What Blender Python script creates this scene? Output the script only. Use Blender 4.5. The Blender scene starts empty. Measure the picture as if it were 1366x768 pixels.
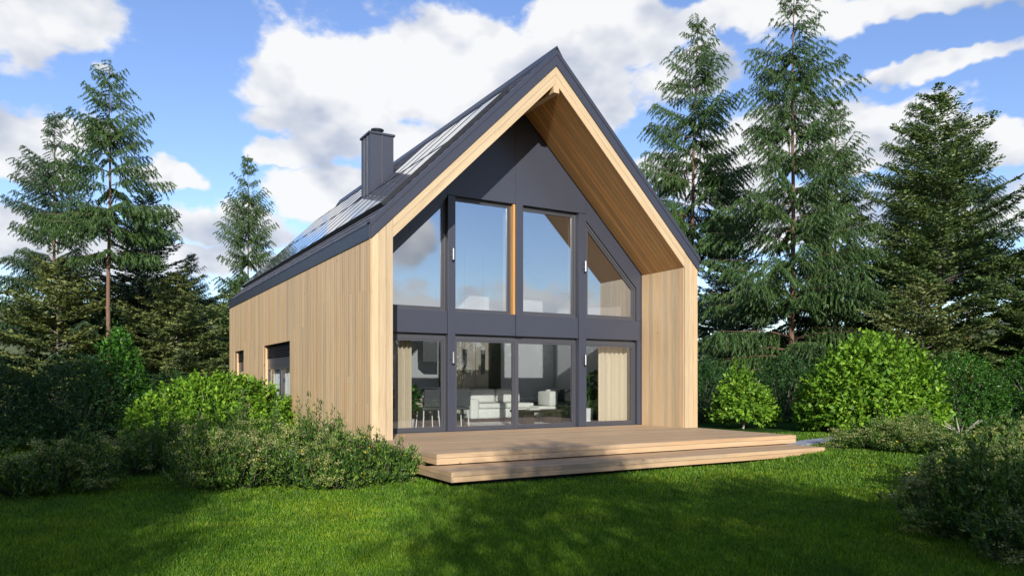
import bpy, math, random
import numpy as np
from mathutils import Vector, Matrix
random.seed(7)
R = math.radians
sc = bpy.context.scene
C = sc.collection

# ------------------------------------------------------------------ camera
CAM = (-4.531, -12.902, 1.60); YAW = 0.525
cd = bpy.data.cameras.new('camera'); cam = bpy.data.objects.new('camera', cd); C.objects.link(cam)
cam.location = CAM; cam.rotation_euler = (R(90), 0, -YAW)
cd.sensor_width = 36; cd.lens = 986.9/1366*36; cd.shift_y = (509.1-384)/1366
cd.clip_start = 0.05; cd.clip_end = 3000
sc.camera = cam
sc.view_settings.view_transform = 'Standard'; sc.view_settings.look = 'None'
sc.view_settings.exposure = 0.35; sc.view_settings.gamma = 1
sc.cycles.max_bounces = 8; sc.cycles.transparent_max_bounces = 16

# ------------------------------------------------------------------ sun
EL, AZ = R(19), math.atan2(-.405, -.914)          # the sun stands behind the viewer, a little to the left
sl = bpy.data.lights.new('sun', 'SUN'); sun = bpy.data.objects.new('sun', sl); C.objects.link(sun)
sl.energy = 5.0; sl.angle = R(0.55); sl.color = (1, .955, .88)
sdir = Vector((math.sin(AZ)*math.cos(EL), math.cos(AZ)*math.cos(EL), math.sin(EL)))
sun.rotation_euler = sdir.to_track_quat('Z', 'Y').to_euler()

# ------------------------------------------------------------------ sky with clouds
wd = bpy.data.worlds.new('World'); sc.world = wd; wd.use_nodes = True
nt = wd.node_tree; nt.nodes.clear()
def N(t, **k):
    n = nt.nodes.new(t)
    for a, b in k.items(): setattr(n, a, b)
    return n
def L(a, b): nt.links.new(a, b)
def M(op, a, b=None, c=None, clamp=False):
    n = N('ShaderNodeMath', operation=op, use_clamp=clamp)
    for i, v in enumerate((a, b, c)):
        if v is None: continue
        if isinstance(v, (int, float)): n.inputs[i].default_value = v
        else: L(v, n.inputs[i])
    return n.outputs[0]
out = N('ShaderNodeOutputWorld'); bg = N('ShaderNodeBackground'); bg.inputs[1].default_value = 0.115
sky = N('ShaderNodeTexSky', sky_type='NISHITA', sun_disc=False, sun_elevation=EL, sun_rotation=AZ % (2*math.pi))
sky.air_density = 1.0; sky.dust_density = 0.25; sky.ozone_density = 2.6
tc = N('ShaderNodeTexCoord'); sx = N('ShaderNodeSeparateXYZ'); L(tc.outputs['Generated'], sx.inputs[0])
X, Y, Z = sx.outputs
az = M('ARCTAN2', X, Y); el = M('ARCSINE', Z)
def fbm(vec, scale, detail, rough, off=(0, 0, 0)):
    mp = N('ShaderNodeMapping'); L(vec, mp.inputs[0]); mp.inputs['Location'].default_value = off
    mp.inputs['Scale'].default_value = (1, 1, 1.5)
    n = N('ShaderNodeTexNoise'); L(mp.outputs[0], n.inputs['Vector'])
    n.inputs['Scale'].default_value = scale; n.inputs['Detail'].default_value = detail; n.inputs['Roughness'].default_value = rough
    return n.outputs[0]
V0 = tc.outputs['Generated']
big = fbm(V0, 3.2, 2, .5, (3.1, 1.7, .4)); fine = fbm(V0, 8.5, 9, .58, (.3, 5.2, 1.1)); soft = fbm(V0, 6.0, 4, .5, (.3, 5.2, 1.1)); soft2 = fbm(V0, 6.0, 4, .5, (.3, 5.2, 1.1+.05))
wx = M('MULTIPLY_ADD', M('SUBTRACT', fbm(V0, 7, 4, .6, (9, 2, 5)), .5), .16, az)
wy = M('MULTIPLY_ADD', M('SUBTRACT', fbm(V0, 7, 4, .6, (4, 8, 1)), .5), .11, el)
# one entry for each cloud bank of the place: azimuth, elevation, half sizes, weight
def pix(x, y):
    t = (x-683)/986.9
    return (YAW+math.atan(t), math.atan((509.1-y)/986.9*math.cos(math.atan(t))))
banks = [(500,95,185,72,1.0),(620,110,130,85,.95),(560,195,150,55,.85),(370,150,90,32,.7),(420,190,60,22,.6),(70,25,105,42,1.),(120,65,60,24,.7),
 (40,195,95,46,1.1),(228,238,60,22,.95),(430,262,95,38,1.05),(395,205,60,22,.9),(815,135,50,60,.9),(800,45,130,55,1.),(900,110,90,40,.8),(1000,22,150,34,.95),(1250,0,160,20,.9),
 (1262,86,130,17,.95),(1190,98,70,10,.7),(1080,185,150,42,1.),(960,235,110,45,.9),(1330,195,85,36,1.),(1200,190,120,38,.9),(1150,290,260,60,.75),
 (20,325,120,42,.95),(300,300,110,30,.85),(200,350,200,40,.75),(140,105,34,9,.6),(-150,120,90,50,1.),(1600,150,120,50,1.),(300,-160,220,60,1.),(900,-170,160,60,1.)]
dens = None; gs = None; gv = None
for x, y, rx, ry, w in banks:
    a, e = pix(x, y); sa = rx/986.9*math.cos(a-YAW)**2; se = ry/986.9*.95
    u = M('MULTIPLY', M('SUBTRACT', wx, a), 1/sa); v = M('MULTIPLY', M('SUBTRACT', wy, e), 1/se)
    g = M('MULTIPLY', M('EXPONENT', M('MULTIPLY', M('ADD', M('MULTIPLY', u, u), M('MULTIPLY', v, v)), -.75)), w)
    dens = g if dens is None else M('MAXIMUM', dens, g)
    gs = g if gs is None else M('ADD', gs, g); gv = M('MULTIPLY', g, v) if gv is None else M('ADD', gv, M('MULTIPLY', g, v))
vert = M('DIVIDE', gv, M('ADD', gs, .15))       # height within a bank: tops are lit, bases grey
# elsewhere in the sky the same kind of cloud, scattered by noise; a low bank along the horizon all round
away = M('SUBTRACT', 1, M('EXPONENT', M('MULTIPLY', M('MULTIPLY', M('SUBTRACT', az, YAW), M('SUBTRACT', az, YAW)), -1.6)))
scat = M('MULTIPLY', M('MULTIPLY', M('SUBTRACT', big, .53), 4.2), M('MULTIPLY_ADD', away, .95, .05))
low = M('MULTIPLY', M('EXPONENT', M('MULTIPLY', M('MULTIPLY', M('SUBTRACT', el, .07), M('SUBTRACT', el, .07)), -150)), .80)
dens = M('MAXIMUM', dens, M('MAXIMUM', scat, M('MULTIPLY', low, away)))
def cov(f): return M('ADD', dens, M('MULTIPLY', M('SUBTRACT', f, .5), 1.35))
d0 = cov(fine)
mr = N('ShaderNodeMapRange', interpolation_type='SMOOTHSTEP'); L(d0, mr.inputs[0]); mr.inputs[1].default_value = .38; mr.inputs[2].default_value = .60
lit = M('ADD', M('ADD', M('MULTIPLY', M('SUBTRACT', soft, soft2), 4.4), .84), M('MULTIPLY', M('MAXIMUM', M('MINIMUM', vert, .6), -1), .30))                       # denser above = darker below
thick = M('MULTIPLY', M('SUBTRACT', d0, .95, clamp=True), -.6)
lit = M('ADD', lit, thick, clamp=True)
cm = N('ShaderNodeMix', data_type='RGBA'); L(lit, cm.inputs[0]); cm.inputs[6].default_value = (3.0, 3.45, 4.4, 1); cm.inputs[7].default_value = (6.6, 6.6, 6.65, 1)
# the clear sky: Nishita, a little more saturated
hs = N('ShaderNodeHueSaturation'); hs.inputs['Saturation'].default_value = 1.06; hs.inputs['Value'].default_value = 1.45; hs.inputs['Hue'].default_value = .514; L(sky.outputs[0], hs.inputs['Color'])
mx = N('ShaderNodeMix', data_type='RGBA'); L(M('MULTIPLY', mr.outputs[0], .97), mx.inputs[0]); L(hs.outputs[0], mx.inputs[6]); L(cm.outputs[2], mx.inputs[7])
# nothing but sky above the horizon; below it the ground covers the world anyway
L(mx.outputs[2], bg.inputs[0]); L(bg.outputs[0], out.inputs[0])

# ------------------------------------------------------------------ helpers
def tag(o, label=None, cat=None, group=None, kind=None):
    for k, v in (('label', label), ('category', cat), ('group', group), ('kind', kind)):
        if v: o[k] = v
    return o
def thing(name, label, cat, loc=(0, 0, 0), rz=0, group=None, parent=None):
    o = bpy.data.objects.new(name, None); C.objects.link(o); o.location = loc; o.rotation_euler = (0, 0, rz); o.empty_display_size = .2
    return tag(o, label, cat, group)
def link(name, me, mat, parent=None):
    if mat is not None and not me.materials: me.materials.append(mat)
    o = bpy.data.objects.new(name, me); C.objects.link(o)
    if parent is not None: o.parent = parent
    return o
def inv_of(root):       # children of a placed thing are built in world coordinates
    m = Matrix.LocRotScale(root.location, root.rotation_euler, root.scale); p = root.parent
    return m.inverted()
def keep(o, root):      # parent o (built in world coordinates) under root
    o.parent = root
    if root.type == 'EMPTY': o.matrix_parent_inverse = inv_of(root)
    else: o.matrix_parent_inverse = (root.matrix_parent_inverse @ root.matrix_basis).inverted() if root.parent is None else WM(root).inverted()
    return o
def WM(o):
    m = o.matrix_basis.copy()
    if o.parent is None:
        return Matrix.LocRotScale(o.location, o.rotation_euler, o.scale)
    return WM(o.parent) @ o.matrix_parent_inverse @ Matrix.LocRotScale(o.location, o.rotation_euler, o.scale)
def put(o, root):       # as keep, at any level
    o.parent = root; o.matrix_parent_inverse = WM(root).inverted(); return o
class MB:
    def __init__(s): s.v = []; s.f = []
    def box(s, x0, y0, z0, x1, y1, z1):
        b = len(s.v); s.v += [(x0,y0,z0),(x1,y0,z0),(x1,y1,z0),(x0,y1,z0),(x0,y0,z1),(x1,y0,z1),(x1,y1,z1),(x0,y1,z1)]
        s.f += [(b,b+3,b+2,b+1),(b+4,b+5,b+6,b+7),(b,b+1,b+5,b+4),(b+1,b+2,b+6,b+5),(b+2,b+3,b+7,b+6),(b+3,b,b+4,b+7)]; return s
    def prism(s, pts, a0, a1, axis='y'):    # polygon in the other two axes, swept from a0 to a1
        n = len(pts); b = len(s.v)
        def P(p, a): return {'y': (p[0], a, p[1]), 'x': (a, p[0], p[1]), 'z': (p[0], p[1], a)}[axis]
        s.v += [P(p, a0) for p in pts]+[P(p, a1) for p in pts]
        s.f += [tuple(range(b, b+n)), tuple(range(b+2*n-1, b+n-1, -1))]
        for i in range(n):
            j = (i+1) % n; s.f.append((b+i, b+n+i, b+n+j, b+j))
        return s
    def tube(s, pts, rad, n=6, cap=True):
        pts = [Vector(p) for p in pts]; b = len(s.v); m = len(pts)
        for i, p in enumerate(pts):
            t = (pts[min(i+1, m-1)]-pts[max(i-1, 0)]).normalized()
            u = t.cross(Vector((.13, .31, .94)) if abs(t.z) < .9 else Vector((1, .1, 0))).normalized(); w = t.cross(u)
            r = rad[i] if hasattr(rad, '__len__') else rad
            for k in range(n):
                a = 2*math.pi*k/n; s.v.append(tuple(p+u*(math.cos(a)*r)+w*(math.sin(a)*r)))
        for i in range(m-1):
            for k in range(n):
                k2 = (k+1) % n; s.f.append((b+i*n+k, b+i*n+k2, b+(i+1)*n+k2, b+(i+1)*n+k))
        if cap: s.f += [tuple(b+k for k in range(n))[::-1], tuple(b+(m-1)*n+k for k in range(n))]
        return s
    def lathe(s, prof, c=(0, 0, 0), n=20):
        b = len(s.v); m = len(prof)
        for r, z in prof:
            for k in range(n):
                a = 2*math.pi*k/n; s.v.append((c[0]+r*math.cos(a), c[1]+r*math.sin(a), c[2]+z))
        for i in range(m-1):
            for k in range(n):
                k2 = (k+1) % n; s.f.append((b+i*n+k, b+i*n+k2, b+(i+1)*n+k2, b+(i+1)*n+k))
        s.f += [tuple(b+k for k in range(n))[::-1], tuple(b+(m-1)*n+k for k in range(n))]
        return s
    def mesh(s, name, smooth=False, bevel=0):
        me = bpy.data.meshes.new(name); me.from_pydata(s.v, [], s.f)
        import bmesh
        bm = bmesh.new(); bm.from_mesh(me); bmesh.ops.recalc_face_normals(bm, faces=bm.faces)
        if bevel: bmesh.ops.bevel(bm, geom=list(bm.edges), offset=bevel, segments=2, affect='EDGES', profile=.6)
        bm.to_mesh(me); bm.free()
        if smooth:
            for p in me.polygons: p.use_smooth = True
        me.update(); return me
    def build(s, name, mat, parent=None, smooth=False, bevel=0):
        o = link(name, s.mesh(name, smooth, bevel), mat)
        return put(o, parent) if parent is not None else o
def npmesh(name, verts, nper, mat=None, smooth=False):      # verts (F, nper, 3): loose polygons
    F = verts.shape[0]; me = bpy.data.meshes.new(name)
    me.vertices.add(F*nper); me.vertices.foreach_set('co', verts.astype(np.float32).ravel())
    me.loops.add(F*nper); me.loops.foreach_set('vertex_index', np.arange(F*nper, dtype=np.int32))
    me.polygons.add(F); me.polygons.foreach_set('loop_start', np.arange(0, F*nper, nper, dtype=np.int32))
    me.update(calc_edges=True)
    if mat: me.materials.append(mat)
    return me
_bc = {}
def board(name, root, org, ex, ey, ez, w, t, l, mat, gap=.006, holes=None):
    """A board with its grain along local Z; meshes are shared between equal boards."""
    key = (round(w, 3), round(t, 3), round(l, 2), mat.name, round(gap, 3))
    if key not in _bc:
        e = .0025
        m = MB(); g = gap/2; m.prism([(g, e), (g+e, 0), (w-g-e, 0), (w-g, e), (w-g, t), (g, t)], 0, round(l, 2), 'z')
        _bc[key] = m.mesh(name)
    o = link(name, _bc[key], mat)
    mt = Matrix((ex, ey, ez)).transposed().to_4x4(); mt.translation = Vector(org)
    o.rotation_euler = mt.to_euler(); o.location = org
    return put(o, root)
EX, EY, EZ = Vector((1, 0, 0)), Vector((0, 1, 0)), Vector((0, 0, 1))

# ------------------------------------------------------------------ materials
class Mat:
    def __init__(s, name, rough=.6, spec=.5, metal=0):
        s.m = bpy.data.materials.new(name); s.m.use_nodes = True; s.t = s.m.node_tree; s.b = s.t.nodes['Principled BSDF']
        s.b.inputs['Roughness'].default_value = rough; s.b.inputs['Specular IOR Level'].default_value = spec; s.b.inputs['Metallic'].default_value = metal
    def n(s, t, **k):
        x = s.t.nodes.new(t)
        for a, b in k.items(): setattr(x, a, b)
        return x
    def l(s, a, b): s.t.links.new(a, b)
    def coords(s, kind='Object', scale=(1, 1, 1), rnd=0):
        tc = s.n('ShaderNodeTexCoord'); mp = s.n('ShaderNodeMapping'); mp.inputs['Scale'].default_value = scale
        src = tc.outputs[kind]
        if rnd:
            oi = s.n('ShaderNodeObjectInfo'); vm = s.n('ShaderNodeVectorMath', operation='MULTIPLY_ADD')
            cb = s.n('ShaderNodeCombineXYZ'); s.l(oi.outputs['Random'], cb.inputs[0]); s.l(oi.outputs['Random'], cb.inputs[2])
            vm.inputs[1].default_value = (rnd, rnd, rnd*1.7); s.l(cb.outputs[0], vm.inputs[0]); s.l(src, vm.inputs[2]); src = vm.outputs[0]
        s.l(src, mp.inputs[0]); return mp.outputs[0]
    def noise(s, vec, scale=5, detail=4, rough=.55, dist=0):
        x = s.n('ShaderNodeTexNoise'); s.l(vec, x.inputs['Vector']); x.inputs['Scale'].default_value = scale
        x.inputs['Detail'].default_value = detail; x.inputs['Roughness'].default_value = rough; x.inputs['Distortion'].default_value = dist
        return x.outputs[0]
    def ramp(s, fac, stops):
        x = s.n('ShaderNodeValToRGB'); s.l(fac, x.inputs[0]); e = x.color_ramp.elements
        while len(e) < len(stops): e.new(.5)
        for q, (p, c) in zip(e, stops): q.position = p; q.color = (*c, 1) if len(c) == 3 else c
        return x.outputs[0]
    def mix(s, fac, a, b, mode='MIX'):
        x = s.n('ShaderNodeMix', data_type='RGBA', blend_type=mode)
        for i, v in ((0, fac), (6, a), (7, b)):
            if isinstance(v, (int, float)): x.inputs[i].default_value = v
            elif isinstance(v, tuple): x.inputs[i].default_value = (*v, 1)
            else: s.l(v, x.inputs[i])
        return x.outputs[2]
    def bump(s, h, strength=.3, dist=.01):
        x = s.n('ShaderNodeBump'); x.inputs['Strength'].default_value = strength; x.inputs['Distance'].default_value = dist
        s.l(h, x.inputs['Height']); s.l(x.outputs[0], s.b.inputs['Normal'])
    def col(s, c):
        if isinstance(c, tuple): s.b.inputs['Base Color'].default_value = (*c, 1)
        else: s.l(c, s.b.inputs['Base Color'])
def wood(name, light, dark, knot, rough=.55, var=.22, warm=(1.06, .96, .86)):
    m = Mat(name, rough, .35)
    v = m.coords('Object', (1, 1, .055), 37)
    g1 = m.noise(v, 38, 5, .6, .8); g2 = m.noise(v, 9, 3, .5, 1.5)
    c = m.mix(m.ramp(g2, [(.3, (0,0,0)), (.7, (1,1,1))]), light, dark)
    c = m.mix(m.ramp(g1, [(.42, (0,0,0)), (.75, (.32,.32,.32))]), c, tuple(x*.62 for x in dark))
    # knots: rare voronoi cells stretched along the board
    vv = m.coords('Object', (1, 1, .5), 53); vo = m.n('ShaderNodeTexVoronoi'); m.l(vv, vo.inputs['Vector']); vo.inputs['Scale'].default_value = 2.6
    k = m.ramp(vo.outputs['Distance'], [(.028, (1,1,1)), (.05, (0,0,0))])
    c = m.mix(k, c, knot)
    oi = m.n('ShaderNodeObjectInfo'); mr_ = m.ramp(oi.outputs['Random'], [(0, (1-var,)*3), (.35, (1.-var*.35,)*3), (.65, tuple(min(1.2, x) for x in warm)), (1, (1.08, 1.07, 1.05))])
    c = m.mix(1.0, c, mr_, 'MULTIPLY'); m.col(c); m.bump(g1, .25, .004); return m.m
def plain(name, c, rough=.6, spec=.5, metal=0, nz=.08, scale=6, bump=0):
    m = Mat(name, rough, spec, metal); n_ = m.noise(m.coords('Object'), scale, 6, .6)
    m.col(m.mix(n_, tuple(x*(1-nz) for x in c), tuple(min(1, x*(1+nz)) for x in c)))
    if bump: m.bump(m.noise(m.coords('Object'), scale*12, 3), bump, .003)
    r = m.n('ShaderNodeMapRange'); m.l(n_, r.inputs[0]); r.inputs[3].default_value = max(.02, rough-.08); r.inputs[4].default_value = rough+.08; m.l(r.outputs[0], m.b.inputs['Roughness'])
    return m.m
CLAD = wood('larch_cladding', (.61, .445, .265), (.49, .345, .190), (.20, .10, .045), var=.20)
FIN = wood('larch_planed', (.55, .415, .26), (.455, .335, .195), (.20, .10, .045), var=.15)
SOF = wood('larch_soffit', (.64, .36, .135), (.48, .255, .085), (.15, .07, .03), .5, .25)
DECK = wood('larch_decking', (.50, .36, .22), (.40, .275, .16), (.20, .11, .06), .62, .2)
BACK = plain('dark_battens', (.10, .065, .04), .8)
METAL = plain('anthracite_facade_panel', (.044, .047, .064), .34, .45, 0, .04, 2)
RAKE = plain('anthracite_sheet_metal', (.042, .045, .062), .42, .5, .15, .06, 3)
FRAME = plain('anthracite_window_frame', (.058, .058, .066), .33, .5, 0, .03, 4)
BLACK = plain('black_rubber', (.012, .012, .014), .5)
TILE = plain('slate_grey_roof_tile', (.10, .10, .115), .7, .3, 0, .35, 3, .3)
PLASTER = plain('grey_plaster', (.64, .64, .67), .85, .2, 0, .03, 3)
WHITE = plain('white_fabric', (.74, .72, .68), .9, .1, 0, .05, 9, .2)
GREYF = plain('charcoal_fabric', (.09, .09, .095), .9, .1, 0, .1, 9, .2)
CURT = plain('beige_curtain', (.60, .50, .37), .9, .1, 0, .06, 7, .2)
WHITEC = plain('white_curtain', (.80, .79, .77), .9, .1, 0, .03)
CABI = plain('greige_cabinet_front', (.42, .37, .31), .5, .4, 0, .04)
DARKW = plain('dark_stained_oak', (.045, .032, .026), .45, .4, 0, .3, 14)
STEEL = plain('brushed_steel', (.34, .34, .35), .38, .5, 1, .05)
HOOD = plain('satin_hood_steel', (.20, .20, .21), .45, .5, .6)
RUG = plain('white_rug', (.72, .70, .66), 1, .1, 0, .08, 20, .4)
FLOOR = plain('oak_floor', (.34, .26, .19), .4, .4, 0, .15, 5)
CERAM = plain('white_ceramic', (.78, .77, .74), .25)
PAVE = plain('grey_paving', (.30, .31, .34), .75, .3, 0, .2, 8, .3)
def glass(name, r0):
    m = Mat(name); m.t.nodes.remove(m.b); o = m.t.nodes['Material Output']
    tr = m.n('ShaderNodeBsdfTransparent'); tr.inputs[0].default_value = (.93, .95, .95, 1)
    gl = m.n('ShaderNodeBsdfGlossy'); gl.inputs['Roughness'].default_value = .0; gl.inputs[0].default_value = (.93, .96, 1, 1)
    lw = m.n('ShaderNodeLayerWeight'); lw.inputs[0].default_value = .5; pw_ = m.n('ShaderNodeMath', operation='POWER'); m.l(lw.outputs['Facing'], pw_.inputs[0]); pw_.inputs[1].default_value = 5
    ad = m.n('ShaderNodeMath', operation='ADD', use_clamp=True); ad.inputs[1].default_value = r0; m.l(pw_.outputs[0], ad.inputs[0])
    ms = m.n('ShaderNodeMixShader'); m.l(ad.outputs[0], ms.inputs[0]); m.l(tr.outputs[0], ms.inputs[1]); m.l(gl.outputs[0], ms.inputs[2]); m.l(ms.outputs[0], o.inputs[0])
    return m.m
GLASS = glass('coated_window_glass', .15); GLASSS = glass('clear_side_glass', .02); GLASSU = glass('reflective_window_glass', .33)
def solar():
    m = Mat('solar_cell_glass', .06, .9); v = m.coords('Object', (1, 1, 1))
    sp = m.n('ShaderNodeSeparateXYZ'); m.l(v, sp.inputs[0])
    def lines(o_, per, wid):
        a = m.n('ShaderNodeMath', operation='DIVIDE'); m.l(o_, a.inputs[0]); a.inputs[1].default_value = per
        f = m.n('ShaderNodeMath', operation='FRACT'); m.l(a.outputs[0], f.inputs[0])
        g = m.n('ShaderNodeMath', operation='LESS_THAN'); m.l(f.outputs[0], g.inputs[0]); g.inputs[1].default_value = wid; return g.outputs[0]
    mxx = m.n('ShaderNodeMath', operation='MAXIMUM'); m.l(lines(sp.outputs[0], .163, .03), mxx.inputs[0]); m.l(lines(sp.outputs[1], .163, .03), mxx.inputs[1])
    m.col(m.mix(mxx.outputs[0], (.012, .016, .035), (.16, .17, .19))); m.b.inputs['Coat Weight'].default_value = .6; m.b.inputs['Coat Roughness'].default_value = .03
    return m.m
SOLAR = solar()
ALU = plain('black_aluminium', (.03, .03, .035), .3, .5, .3)

def leafmat(name, a, b, c=None, trans=.28, rough=.5, spec=.4, patchy=False):
    """green between a and b, each leaf its own shade; c is a rarer third tint"""
    m = Mat(name, rough, spec); g = m.n('ShaderNodeNewGeometry')
    st = [(0, a), (.75, b)] + ([(.97, c)] if c else [])
    col = m.ramp(g.outputs['Random Per Island'], st)
    cl = m.noise(m.coords('Object'), 1.3, 3)
    col = m.mix(1.0, col, m.ramp(cl, [(.3, (.70,.74,.72)), (.7, (1.15,1.12,1.0))]), 'MULTIPLY')
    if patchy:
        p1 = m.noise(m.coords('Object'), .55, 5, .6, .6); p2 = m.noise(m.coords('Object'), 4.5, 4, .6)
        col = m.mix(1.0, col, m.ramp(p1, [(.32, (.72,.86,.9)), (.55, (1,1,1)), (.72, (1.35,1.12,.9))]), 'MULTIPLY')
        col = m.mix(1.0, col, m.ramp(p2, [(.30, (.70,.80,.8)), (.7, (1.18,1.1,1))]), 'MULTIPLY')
    m.col(col)
    tl = m.n('ShaderNodeBsdfTranslucent'); m.l(m.mix(1.0, col, (1.25, 1.2, .55), 'MULTIPLY'), tl.inputs[0])
    ms = m.n('ShaderNodeMixShader'); ms.inputs[0].default_value = trans; m.l(m.b.outputs[0], ms.inputs[1]); m.l(tl.outputs[0], ms.inputs[2])
    m.l(ms.outputs[0], m.t.nodes['Material Output'].inputs[0]); return m.m
L_HEM = leafmat('hemlock_needles', (.034, .080, .024), (.085, .165, .044), (.15, .22, .065))
L_HEMB = leafmat('blue_hemlock_needles', (.030, .070, .036), (.072, .138, .062), (.11, .17, .08))
L_FIR = leafmat('fir_needles', (.045, .088, .024), (.115, .180, .048), (.22, .27, .09), .25)
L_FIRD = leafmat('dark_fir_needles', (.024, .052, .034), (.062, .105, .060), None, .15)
L_OLIVE = leafmat('olive_fir_needles', (.060, .088, .024), (.155, .190, .055), (.27, .28, .10), .22)
L_LIME = leafmat('bright_shrub_leaves', (.065, .160, .012), (.19, .37, .022), (.32, .48, .05), .35, .6)
L_MID = leafmat('laurel_leaves', (.025, .085, .014), (.065, .19, .022), (.12, .28, .03), .3, .42)
L_HEDGE = leafmat('hedge_leaves', (.018, .055, .016), (.045, .12, .028), (.08, .17, .04), .25)
L_SPI = leafmat('small_shrub_leaves', (.022, .070, .014), (.085, .175, .026), (.24, .34, .05), .28)
L_BLOS = leafmat('pale_shrub_tips', (.16, .21, .045), (.34, .38, .12), (.60, .54, .32), .3, .6)
L_TREE = leafmat('tree_leaves', (.025, .06, .015), (.06, .12, .02), None, .25)
YEL = leafmat('yellow_leaves', (.5, .36, .02), (.7, .5, .04))
BARK = plain('reddish_bark', (.16, .095, .065), .9, .2, 0, .4, 9, .6)
BARKG = plain('grey_bark', (.17, .145, .12), .9, .2, 0, .4, 9, .6)
TWIG = plain('pale_twig', (.42, .37, .31), .8, .2, 0, .2)

# ------------------------------------------------------------------ ground, hills
def sst(a, b, x):
    t = np.clip((x-a)/(b-a), 0, 1); return t*t*(3-2*t)
def gz(x, y):
    x = np.asarray(x, float); y = np.asarray(y, float)
    return .14 + .15*sst(5.0, 8.4, x)*sst(-9, -4.5, y) + .02*np.sin(x*.9+1)*np.sin(y*.7) - .03*sst(-4, -9, y)
rng = np.random.default_rng(5)
ax = np.concatenate([-np.geomspace(700, 26, 22), np.linspace(-24, 34, 117), np.geomspace(37, 700, 22)])
ay = np.concatenate([-np.geomspace(700, 32, 22), np.linspace(-30, 36, 133), np.geomspace(39, 700, 22)])
gx, gy = np.meshgrid(ax, ay); H = gz(gx, gy)
nx, ny = len(ax), len(ay)
me = bpy.data.meshes.new('lawn')
vv = np.stack([gx, gy, H], -1).reshape(-1, 3)
ff = [(j*nx+i, j*nx+i+1, (j+1)*nx+i+1, (j+1)*nx+i) for j in range(ny-1) for i in range(nx-1)]
me.from_pydata(vv.tolist(), [], ff); me.update()
for p in me.polygons: p.use_smooth = True
gm = Mat('lawn_soil_and_grass', .9, .1); v = gm.coords('Object')
n1 = gm.noise(v, 1.2, 5); n2 = gm.noise(v, 40, 4, .7)
gm.col(gm.mix(n2, gm.mix(n1, (.024, .08, .007), (.04, .11, .009)), (.02, .045, .008))); gm.bump(n2, .8, .03)
tag(link('lawn_ground', me, gm.m), kind='structure')

def hill_range(name, r0, az0, az1, hs, seed, mat):
    g = np.random.default_rng(seed); na, nr = 70, 8
    V = []; 
    ph = g.uniform(0, 6, 5)
    for j in range(nr):
        for i in range(na):
            a = az0+(az1-az0)*i/(na-1); t = j/(nr-1); r = r0*(1+.5*t)
            h = hs*(.55+.25*math.sin(a*5+ph[0])+.12*math.sin(a*13+ph[1])+.06*math.sin(a*31+ph[2]))*math.sin(min(1, t*1.15)*math.pi/2)
            V.append((CAM[0]+r*math.sin(a), CAM[1]+r*math.cos(a), -.5+h+g.normal(0, .5)*t))
    F = [(j*na+i, j*na+i+1, (j+1)*na+i+1, (j+1)*na+i) for j in range(nr-1) for i in range(na-1)]
    m = bpy.data.meshes.new(name); m.from_pydata(V, [], F); m.update()
    for p in m.polygons: p.use_smooth = True
    return tag(link(name, m, mat), kind='structure')
hm = Mat('wooded_hillside', .95, .1); hv = hm.coords('Object'); hm.col(hm.mix(hm.noise(hv, .06, 8, .7), (.05, .07, .035), (.14, .16, .08))); hm.bump(hm.noise(hv, .2, 5), 1, 2)
hill_range('hills', 330, YAW-1.5, YAW+1.2, 62, 3, hm.m)

# ------------------------------------------------------------------ the house
k = .989
house = thing('house', 'timber clad gable house with black roof, tall glazed front and solar panels', 'house', (4, 7.5, 0))
W, LEN, D, DY = 8.0, 15.02, .53, 1.51
HE, HI, T = 4.228, 4.27, .406
def soff(x): return HI+(min(x, W-x)-T)*k
def outer(x): return HE+min(x, W-x)*k
# left wall: backing + boards, with two window openings
wins = [(6.07, 9.23), (12.39, 13.86)]; HW = 2.637
side = MB()
ys = [0.03, 6.07, 9.23, 12.39, 13.86, LEN]
for a, b in ((ys[0], ys[1]), (ys[2], ys[3]), (ys[4], ys[5])): side.box(.024, a, 0, .20, b, 4.40)
for a, b in wins: side.box(.024, a, HW, .20, b, 4.40); side.box(.024, a, 0, .20, b, D-.02)
side_wall = side.build('side_wall', BACK, house)
pw = LEN/111
for i in range(111):
    y0 = i*pw
    w_ = [q for q in wins if q[0]-.02 < y0+pw/2 < q[1]+.02]
    if w_: board('cladding_board', side_wall, (0, y0, HW), EY, EX, EZ, pw, .022, 4.40-HW, CLAD, .010)
    elif random.random() < .45:
        zc = random.choice((1.2, 1.7, 2.3, 2.9, 3.3))
        board('cladding_board', side_wall, (0, y0, .06), EY, EX, EZ, pw, .022, zc-.063, CLAD, .010); board('cladding_board', side_wall, (0, y0, zc), EY, EX, EZ, pw, .022, 4.40-zc, CLAD, .010)
    else: board('cladding_board', side_wall, (0, y0, .06), EY, EX, EZ, pw, .022, 4.34, CLAD, .010)
rv = MB()
for a, b in wins:
    rv.box(.026, a+.001, D, .14, a+.018, HW-.001); rv.box(.026, b-.018, D, .14, b-.001, HW-.001)
rv.build('window_reveal', CLAD, side_wall)
# gable rear wall and right wall
rw = MB(); rw.prism([(.2, 0), (W-.2, 0), (W-.2, soff(T)), (4, soff(4)-.1), (.2, soff(T))], LEN-.2, LEN-.02)
rw.build('rear_wall', CLAD, house)
rr = MB(); rr.box(W-.2, 1.75, 0, W-.026, LEN, 4.40); right_wall = rr.build('side_wall', BACK, house)
sb = MB()
for i in range(111): sb.box(W-.024, i*pw+.003, .06, W, (i+1)*pw-.003, 4.38)
tag(sb.build('cladding_board', CLAD, right_wall), kind='stuff')

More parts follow.
